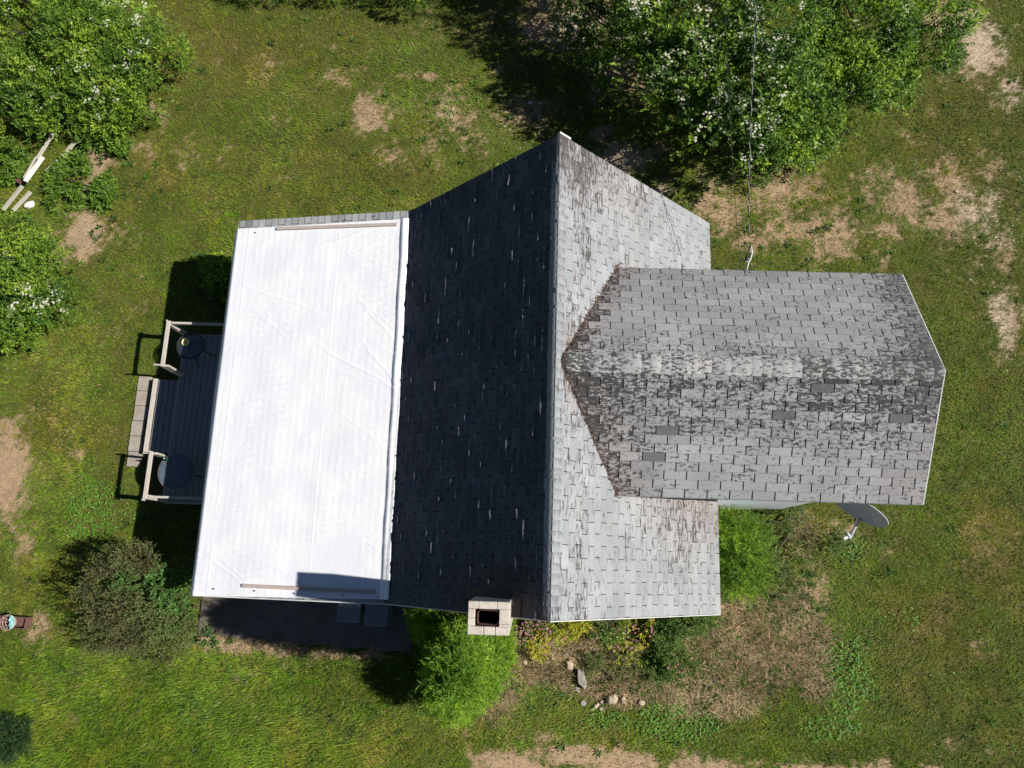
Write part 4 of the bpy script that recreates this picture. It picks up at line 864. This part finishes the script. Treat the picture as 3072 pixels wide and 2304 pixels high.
# grid: s across (west -> east), t along y (south -> north)
ns, nt_ = 230, 430
Sg, Tg = np.meshgrid(np.linspace(0, 1, ns), np.linspace(0, 1, nt_))
ySn = at(573, 1780, 2.45)[1] - .0; yS = Ys - .02; yN = at(712, 684, 2.45)[1]
yS_e = at(1150, 1798, 3.0)[1]
xW = -5.76 + .02 * np.sin(Tg * 9) + .02 * (fbm(Tg * 6, Tg * 0, 4) - .5)
xE = -2.43 - .09 * Tg + .006 * np.sin(Tg * 30) + .015 * (fbm(Tg * 9, Tg * 0, 9) - .5) + .04
X = xW + (xE - xW) * Sg
yT = yN + (at(1215, 655, 3.0)[1] - yN) * Sg; yB = yS + (yS_e - yS) * Sg
Y = yB + (yT - yB) * Tg
H = np.zeros_like(X)
def crease(p0, p1, wd, amp, X, Y):
    (ax0, ay0), (bx0, by0) = p0, p1; dx, dy = bx0 - ax0, by0 - ay0; Lc = math.hypot(dx, dy); dx, dy = dx / Lc, dy / Lc
    al = ((X - ax0) * dx + (Y - ay0) * dy) / Lc; pe = (X - ax0) * -dy + (Y - ay0) * dx + .02 * np.sin(al * 7)
    return amp * np.exp(-np.abs(pe / (wd * (.5 + np.clip(al, 0, 1))))**1.5) * sstep(-.03, .1, al) * sstep(1.05, .5, al)
def tp(u, v): return tuple(at(u, v, 2.7)[:2])
for a0, b0, wd, am in [((1195, 1180), (930, 1020), .018, .016), ((1195, 1180), (960, 1090), .014, .012), ((1195, 1175), (1000, 1160), .012, .010), ((1198, 1170), (1080, 1010), .014, .012),
                       ((1190, 1040), (1080, 900), .013, .010), ((1200, 1050), (1120, 930), .010, .008), ((1205, 1020), (1060, 880), .010, .008), ((700, 830), (1000, 960), .014, .014), ((740, 900), (880, 1040), .012, .009), ((730, 850), (800, 930), .01, .007),
                       ((590, 1500), (780, 1580), .013, .009), ((600, 1520), (1190, 1500), .012, .008), ((610, 1490), (1150, 1480), .010, .007), ((728, 1765), (590, 1650), .016, .014), ((735, 1760), (620, 1640), .013, .012),
                       ((900, 1740), (600, 1610), .014, .010), ((835, 692), (730, 745), .010, .009), ((1190, 680), (950, 740), .012, .010), ((1200, 720), (1000, 790), .012, .009), ((1195, 690), (830, 760), .012, .010), ((840, 700), (720, 730), .008, .008),
                       ((1160, 1400), (900, 1380), .012, .006), ((1150, 1650), (900, 1560), .012, .007), ((1150, 1700), (850, 1640), .012, .006), ((690, 1350), (880, 1460), .012, .006), ((660, 1200), (690, 1330), .012, .006)]:
    H += crease(tp(*a0), tp(*b0), wd * .8, am * .62, X, Y)
cr = np.random.default_rng(44)
for _ in range(46):      # fine drag wrinkles fanning from the nailed upper edge
    v_ = cr.uniform(700, 1700); u_ = 1222 - (v_ - 640) * .055; ln = cr.uniform(60, 220); sl = cr.uniform(-.9, .35)
    H += crease(tp(u_ - 14, v_), tp(u_ - 14 - ln, v_ + ln * sl), .008, cr.uniform(.002, .006), X, Y)
for _ in range(30):
    v_ = cr.uniform(760, 1700); u_ = 712 - (v_ - 684) * .127 + 25; ln = cr.uniform(50, 180); sl = cr.uniform(-.2, .8)
    H += crease(tp(u_, v_), tp(u_ + ln, v_ + ln * sl), .008, cr.uniform(.002, .005), X, Y)
H += .0035 * np.sin(Y * 52 + 5 * fbm(X * 2, Y * 2, 47)) * sstep(.52, .7, fbm(X * 1.1, Y * 1.1, 48))
for uu in (995, 695): H += .0035 * np.exp(-((X - (tp(uu, 1000)[0] + .0)) / .012)**2)        # seams of the tarp
H += (fbm(X * 1.3, Y * .8, 14, 3) - .5) * .024 + (fbm(X * 4, Y * 3, 15, 3) - .5) * .005
# the shingle courses telegraph through
H += .0025 * np.abs(((X + 5.65) / .125) % 1 - .5)
ew = np.clip((Sg - .955) / .045, 0, 1)                                                    # bunched roll along the upper edge
H += ew * (1 - ew) * 4 * (.040 + .025 * fbm(Y * 4, X * 0, 16, 3)) * (1 - .5 * ew)
H += .006 * ew * np.sin(Y * 45 + 3 * np.sin(Y * 11))
lift = np.minimum(np.abs(Y - yB), np.abs(yT - Y)); H += .010 * (fbm(X * 6, Y * 0 + 2, 19, 2) - .3) * np.exp(-lift / .04)
Zt = np.where(X < -BX, zporch(X), zwest(X)); droop = np.clip((-5.665 - X) / .10, 0, 1)
Zt = Zt + .024 + np.maximum(H, -.004) - droop**1.5 * .10
Vt = np.stack([X, Y, Zt], -1); n_t = ns * nt_
Vb = Vt.copy(); Vb[..., 2] -= .003
idx = np.arange(n_t).reshape(nt_, ns); Ft = np.stack([idx[:-1, :-1], idx[:-1, 1:], idx[1:, 1:], idx[1:, :-1]], -1).reshape(-1, 4)
Fb = Ft[:, ::-1] + n_t
def rim(a_): return np.stack([a_[:-1], a_[1:], a_[1:] + n_t, a_[:-1] + n_t], -1)
Fr = np.concatenate([rim(idx[0])[:, ::-1], rim(idx[-1]), rim(idx[:, 0]), rim(idx[:, -1])[:, ::-1]])
np_mesh('sheet', np.concatenate([Vt.reshape(-1, 3), Vb.reshape(-1, 3)]), np.concatenate([Ft, Fb, Fr]), mt, tarp, smooth=True)
def batten(u0, v0, u1, v1):
    a_, b_ = at(u0, v0, 2.55), at(u1, v1, 2.95); a_[2] = zporch(a_[0]) + .05; b_[2] = zporch(b_[0]) + .05
    mb = MB(); d = Vector(b_ - a_); q = d.to_track_quat('X', 'Z').to_matrix(); c_ = Vector((a_ + b_) / 2)
    mb.box(c_, (d.length, .056, .022), tilt=q, bev=.003); mb.build('batten', M_batten, tarp)
batten(832, 688, 1192, 675); batten(729, 1757, 1126, 1776)
for u_, v_ in ((754, 683), (877, 675), (1131, 663), (1040, 667), (626, 1768), (758, 1773), (886, 1780), (1038, 1785), (1145, 1790)):
    p = at(u_, v_, 2.7); mb = MB(); mb.lathe([(0.0, .006), (.011, .006), (.013, .0), (.0, .0)], (p[0], p[1], zporch(p[0]) + .04), 10); mb.build('nail_head', M_metal_dark, tarp)

# ------------------------------------------------------------------ deck
deck = empty('deck'); tag(deck, 'weathered wooden deck with two open railings on the west side', 'deck')
mb = MB(); x = -7.34; dr_ = random.Random(9)
while x < -5.36:
    w_ = .105; mb.box((x + w_ / 2, .32, .365 + dr_.uniform(-.002, .002)), (w_, 3.36, .03), bev=.003); x += .113
mb.build('deck_floor', M_deck, deck)
mb = MB(); mb.box((-7.36, .32, .27), (.03, 3.36, .16)); mb.build('edge_joist', M_wood_grey, deck)
for y_ in (2.005, -1.365):
    mb = MB(); mb.box((-6.35, y_, .27), (2.0, .03, .16)); mb.build('edge_joist', M_wood_grey_y, deck)
for x_ in (-7.2, -5.6):
    for y_ in (-1.2, .3, 1.85): mb = MB(); mb.box((x_, y_, .16), (.09, .09, .36)); mb.build('support_post', M_wood_grey, deck)
sx0, sy0, sy1 = -7.955, -.40, 1.09
mb = MB(); x = sx0 + .115
while x < -7.40:
    mb.box((x + .05, (sy0 + sy1) / 2, .185 + dr_.uniform(-.002, .002)), (.103, sy1 - sy0, .03), bev=.003); x += .113
mb.build('step_boards', M_deck, deck)
mb = MB(); mb.box((sx0 + .045, (sy0 + sy1) / 2, .19), (.09, sy1 - sy0 + .04, .035), bev=.004); mb.box((sx0 + .03, (sy0 + sy1) / 2, .085), (.03, sy1 - sy0, .17)); mb.build('step_edge', M_wood_grey, deck)
def rail_run(xw, yo, yi, sgn):
    """L shaped railing: west part from yi (opening) to yo (outer corner), then east to the wall"""
    # posts
    for x_, y_, w1, w2 in ((xw, yo, .085, .085),):
        mb = MB(); mb.box((x_, y_, .62), (w1, w2, 1.14), bev=.006); mb.build('post', M_wood_grey, deck)
    mb = MB(); mb.box((xw + .02, yi, .60), (.17, .04, 1.12), bev=.005); mb.build('post', M_wood_grey, deck)
    mb = MB(); mb.box((xw, (yo + yi) / 2, 1.19), (.075, abs(yo - yi) + .06, .035), bev=.005); mb.build('top_rail', M_wood_grey, deck)
    mb = MB(); mb.box(((xw - 5.38) / 2 + .02, yo, 1.17), (-5.38 - xw - .09, .042, .07), bev=.004); mb.build('top_rail', M_wood_grey_y, deck)
    mb = MB(); mb.box((xw - .055, yo, 1.12), (.025, .14, .10), bev=.003); mb.build('rail_end', M_wood_grey, deck)
    mb = MB(); mb.box((xw - .055, yi + sgn * .05, 1.12), (.02, .13, .09), bev=.003); mb.build('rail_end', M_wood_grey, deck)
rail_run(-7.31, 1.99, 1.15, 1); rail_run(-7.29, -1.33, -.53, -1)
mb = MB(); mb.box((-7.42, 1.155, 1.15), (.13, .03, .09), bev=.003); mb.build('rail_end', M_wood_grey_y, deck)
mb = MB(); mb.box((-7.38, -.50, 1.15), (.13, .03, .09), bev=.003); mb.build('rail_end', M_wood_grey_y, deck)

def round_table(u_, v_, ztop, r, glass, label):
    p = at(u_, v_, ztop); root = empty('round_table', (p[0], p[1], .38)); tag(root, label, 'table', None); h = ztop - .38
    if glass:
        mb = MB(); mb.lathe([(0, h - .012), (r - .01, h - .012), (r - .01, h - .004), (0, h - .004)], seg=48); mb.build('tabletop', M_glass, root)
        mb = MB(); mb.tube([(math.cos(t) * r, math.sin(t) * r, h - .006) for t in [2 * math.pi * k / 48 for k in range(49)]], .010, 8, caps=False)
        for k in range(5):
            t = .5 + k * 2 * math.pi / 5; mb.tube([(0, 0, h - .03), (math.cos(t) * r, math.sin(t) * r, h - .02)], .007, 6)
        mb.build('rim', M_metal_dark, root)
    else:
        mb = MB(); mb.lathe([(0, h - .03), (r - .02, h - .03), (r, h - .02), (r, h - .004), (r - .01, h), (0, h)], seg=56); mb.build('tabletop', M_blue, root)
        mb = MB(); mb.tube([(math.cos(t) * r * 1.005, math.sin(t) * r * 1.005, h - .012) for t in [2 * math.pi * k / 48 for k in range(49)]], .007, 8, caps=False); mb.build('rim', M_pinkwire, root)
    for k in range(4):
        t = .35 + k * math.pi / 2 - .5; rr = r * (1.05 if glass else .8); mb = MB()
        mb.tube([(math.cos(t) * r * .2, math.sin(t) * r * .2, h - .03), (math.cos(t) * r * .45, math.sin(t) * r * .45, h * .5), (math.cos(t) * rr, math.sin(t) * rr, .01)], .010, 7); mb.build('leg', M_metal_dark, root)
    return root
round_table(571, 1037, .95, .265, True, 'small round glass table with a dark metal rim in the upper deck corner')
round_table(529, 1414, .95, .345, False, 'pale blue round table behind the lower deck railing')
p = at(556, 1026, 1.0); pot = empty('yellow_pot', (p[0], p[1], .945)); tag(pot, 'yellow bowl standing on the glass deck table', 'bowl')
mb = MB(); mb.lathe([(0, 0), (.05, 0), (.075, .05), (.078, .055), (.070, .05), (.045, .012), (0, .012)], seg=28); mb.build('bowl', M_yellow, pot)
mb = MB(); mb.tube([(-.03, -.03, .03), (0, .01, .055), (.03, .03, .04)], .006, 6); mb.tube([(0, .01, .055), (.03, -.03, .05)], .006, 6); mb.build('filling', M_stone_grey, pot)
p = at(502, 1378, 1.0); cup = empty('green_bottle', (p[0], p[1], .95)); tag(cup, 'dark green bottle on the pale blue deck table', 'bottle')
mb = MB(); mb.lathe([(0, 0), (.028, 0), (.030, .01), (.030, .11), (.012, .15), (.012, .18), (0, .18)], seg=20)
mb.build('glass_body', noise_col('green_glass', (.01, .05, .03), (.02, .08, .05), 8, .15), cup)
mb = MB(); mb.lathe([(0, .18), (.014, .18), (.014, .2), (0, .2)], seg=14); mb.build('bottle_cap', M_metal_grey, cup)

# ------------------------------------------------------------------ wheelie bins
def bin_(u_, v_, label):
    p = at(u_, v_, .95); root = empty('rubbish_bin', (p[0], p[1] - .05, .015)); tag(root, label, 'bin', 'rubbish bins by the patio wall')
    mb = MB(); b0, b1, h = .15, .20, .86
    def sq(s_, z_, off=0): return [(-s_, -s_ - off, z_), (s_, -s_ - off, z_), (s_, s_, z_), (-s_, s_, z_)]
    P_ = sq(b0, .05) + sq(b1, h) + sq(b1 + .015, h) + sq(b1 + .015, h + .03)
    mb.add(P_, [(3, 2, 1, 0)] + [(l*4+i, l*4+(i+1) % 4, l*4+4+(i+1) % 4, l*4+4+i) for l in range(3) for i in range(4)]); mb.build('bin_body', M_bin, root)
    mb = MB(); mb.box((0, -.01, h + .05), (.42, .45, .035), bev=.015); mb.box((0, -.215, h + .045), (.30, .035, .04), bev=.01); mb.build('lid', M_bin, root)
    mb = MB(); mb.tube([(-.17, .24, h + .02), (.17, .24, h + .02)], .014, 8); mb.build('handle', M_black, root)
    for s_ in (-1, 1):
        mb = MB(); mb.lathe([(.0, -.02), (.08, -.02), (.09, 0), (.08, .02), (.0, .02)], (s_ * .19, .15, .08), 20, m=Matrix.Rotation(math.pi / 2, 3, 'Y')); mb.build('wheel', M_black, root)
    return root
bin_(1047, 1818, 'grey lidded rubbish bin on the left of the pair by the patio'); bin_(1130, 1829, 'grey lidded rubbish bin nearer the chimney by the patio')

# ------------------------------------------------------------------ satellite dish
dc = at(2580, 1532, 3.75)
dish = empty('satellite_dish', (dc[0], dc[1], dc[2])); tag(dish, 'grey satellite dish on an arm under the wing eave', 'satellite dish')
dn = Vector((-.56, -.83, .05)).normalized(); q = dn.to_track_quat('Z', 'Y').to_matrix(); R_ = .40
mb = MB(); prof = [(R_ * t, .09 * (t * t) - .09) for t in [0, .2, .4, .6, .8, .95, 1]]; back = [(R_ + .008, 0), (R_ + .012, -.012)] + [(R_ * t, .09 * t * t - .105) for t in [.97, .8, .5, .2, 0]]
mb.lathe(prof + back, (0, 0, 0), 48, m=q); mb.build('reflector', M_dish, dish)
mb = MB(); foot = q @ Vector((0, -.02, -.12)); wallp = Vector((4.40 - dc[0], -1.14 - dc[1], -.35))
mb.tube([foot, foot + Vector((.02, .08, -.12)), wallp], .022, 10); mb.build('mast', M_metal_grey, dish)
p_l = Vector(at(2548, 1617, 3.30)) - Vector(dc); p_s = Vector(at(2580, 1552, 3.42)) - Vector(dc); mb = MB(); dd = (p_l - p_s)
mb.box((p_l + p_s) / 2, (dd.length, .035, .05), tilt=dd.to_track_quat('X', 'Z').to_matrix(), bev=.006); mb.build('feed_arm', M_dish, dish)
mb = MB(); mb.tube([p_l + Vector((.01, .02, .02)), p_l + Vector((-.05, .10, .045))], .02, 12); mb.box(p_l + Vector((-.05, .02, 0)), (.10, .05, .05), rz=.5, bev=.01); mb.build('feed_horn', M_white, dish)

# ------------------------------------------------------------------ overhead cables
def catenary(a_, b_, sag, n_=40):
    a_, b_ = np.array(a_, float), np.array(b_, float); t = np.linspace(0, 1, n_)[:, None]; p = a_ + (b_ - a_) * t; p[:, 2] -= sag * 4 * t[:, 0] * (1 - t[:, 0]); return [tuple(x_) for x_ in p]
hk = at(2246, 712, 4.25); far1 = at(2287, -60, 6.6); far1 = hk + (far1 - hk) * 1.5
cab = empty('service_cable', tuple(hk)); tag(cab, 'thick overhead service cable running from the wing eave up over the blossom shrub', 'cable')
rel = lambda pts: [tuple(np.array(q_) - hk) for q_ in pts]
mb = MB(); pts = catenary(hk, far1, .25); mb.tube(rel(pts), .004, 6)
tw = [(x_ + .008 * math.cos(i * .5), y_, z_ + .008 * math.sin(i * .5)) for i, (x_, y_, z_) in enumerate(catenary(hk, far1, .25, 220))]; mb.tube(rel(tw), .0045, 5); mb.build('black_conductor', M_black, cab)
mb = MB(); tw = [(x_ + .009 * math.cos(i * .42 + 3), y_, z_ + .009 * math.sin(i * .42 + 3)) for i, (x_, y_, z_) in enumerate(catenary(hk, far1, .25, 260))]; mb.tube(rel(tw), .0035, 5); mb.build('bare_conductor', M_wire_grey, cab)
mb = MB(); lp = [at(2254, 738, 4.25), at(2256, 760, 4.22), at(2252, 776, 4.2), at(2246, 786, 4.2), at(2240, 810, 4.2)]; mb.tube(rel(lp), .012, 8); mb.build('drip_loop', M_white, cab)
for uu in ((2248, 740), (2240, 765)):
    pass
mb = MB(); mb.tube(rel([at(2250, 735, 4.25), at(2243, 760, 4.22), at(2236, 778, 4.2)]), .006, 6); mb.tube(rel([at(2251, 735, 4.25), at(2246, 762, 4.2), at(2240, 780, 4.2)]), .006, 6); mb.tube(rel([at(2233, 778, 4.2), at(2230, 812, 4.18)]), .005, 6); mb.build('splice_leads', M_black, cab)
ic = at(2240, 778, 4.2) - hk; mb = MB(); mb.lathe([(0, -.03), (.026, -.03), (.032, -.02), (.026, 0), (.032, .02), (.026, .03), (0, .03)], tuple(ic), 18, m=Matrix.Rotation(math.pi / 2, 3, 'X')); mb.build('insulator', M_black, cab)
mb = MB(); mb.tube([tuple(ic + np.array([.034 * math.cos(t), .034 * math.sin(t), 0])) for t in [2 * math.pi * k / 20 for k in range(21)]], .006, 6); mb.build('clamp', M_white, cab)
a2 = at(2222, 812, 4.2); b2 = at(2205, 470, 4.8); b2 = a2 + (b2 - a2) * 3
ph = empty('phone_line', tuple(a2)); tag(ph, 'thin black phone line left of the thick service cable', 'cable')
mb = MB(); mb.tube([tuple(np.array(q_) - a2) for q_ in catenary(a2, b2, .15)], .0045, 6); mb.build('wire', M_black, ph)
mb = MB(); mb.tube([(0, 0, 0), (.01, -.06, .0)], .012, 8); mb.build('hook', M_metal_grey, ph)

# ------------------------------------------------------------------ garden box at the left edge
p = at(40, 1866, .15); gb = empty('timber_trough', (p[0], p[1], 0), -.04); tag(gb, 'low brown timber trough at the left edge of the lawn', 'trough')
mb = MB(); mb.box((0, 0, .04), (.56, .20, .03)); mb.box((0, .10, .13), (.58, .02, .20), bev=.004); mb.box((0, -.10, .13), (.58, .02, .20), bev=.004); mb.build('side_boards', M_brownwood, gb)
for sx_ in (-1, 1): mb = MB(); mb.box((.28 * sx_, 0, .13), (.02, .20, .20), bev=.004); mb.build('end_board', M_brownwood, gb)
mb = MB(); mb.box((0, .012, .14), (.53, .15, .02), bev=.003); mb.build('lid_board', M_brownwood, gb)
p = at(20, 1868, .35); bk = empty('round_basket', (p[0], p[1], .23)); tag(bk, 'round rusty wire basket holding a turquoise cloth on the trough', 'basket')
mb = MB()
for zz, rr in ((0, .10), (.05, .125), (.10, .14)): mb.tube([(math.cos(t) * rr, math.sin(t) * rr, zz) for t in [2 * math.pi * k / 24 for k in range(25)]], .006, 6, caps=False)
for k in range(10):
    t = k * 2 * math.pi / 10; mb.tube([(0, 0, 0), (math.cos(t) * .10, math.sin(t) * .10, 0), (math.cos(t) * .14, math.sin(t) * .14, .10)], .004, 5)
mb.build('wire_frame', M_pinkwire, bk)
rg = np.random.default_rng(5); tt, ss = np.meshgrid(np.linspace(-1.1, 1.3, 24), np.linspace(0, 1, 12)); Rr = .03 + ss * .115
Xc, Yc = Rr * np.cos(tt), Rr * np.sin(tt); Zc = .06 + .05 * fbm(Xc * 20, Yc * 20, 3) + .02 * ss; idx = np.arange(24 * 12).reshape(12, 24)
o = np_mesh('cloth', np.stack([Xc.ravel(), Yc.ravel(), Zc.ravel()], -1), np.stack([idx[:-1, :-1], idx[:-1, 1:], idx[1:, 1:], idx[1:, :-1]], -1).reshape(-1, 4), M_turq, bk, smooth=True)
sm = o.modifiers.new('s', 'SOLIDIFY'); sm.thickness = .006

# small faces on the wing roof: two white scraps
for k_, (u_, v_) in enumerate(((2515, 868), (2541, 896))):
    p = at(u_, v_, 4.75); mb = MB(); mb.box((0, 0, 0), (.045 if k_ == 0 else .022, .02, .006), bev=.002); o = mb.build('paper_scrap', M_white); y_ = p[1]
    o.location = (p[0], y_, WZE + (WY + WA - y_) * (WZ - WZE) / WA + .016); o.rotation_euler = (-wp, 0, .3)
    tag(o, ('larger' if k_ == 0 else 'smaller') + ' white scrap lying on the upper slope of the wing roof', 'scrap')
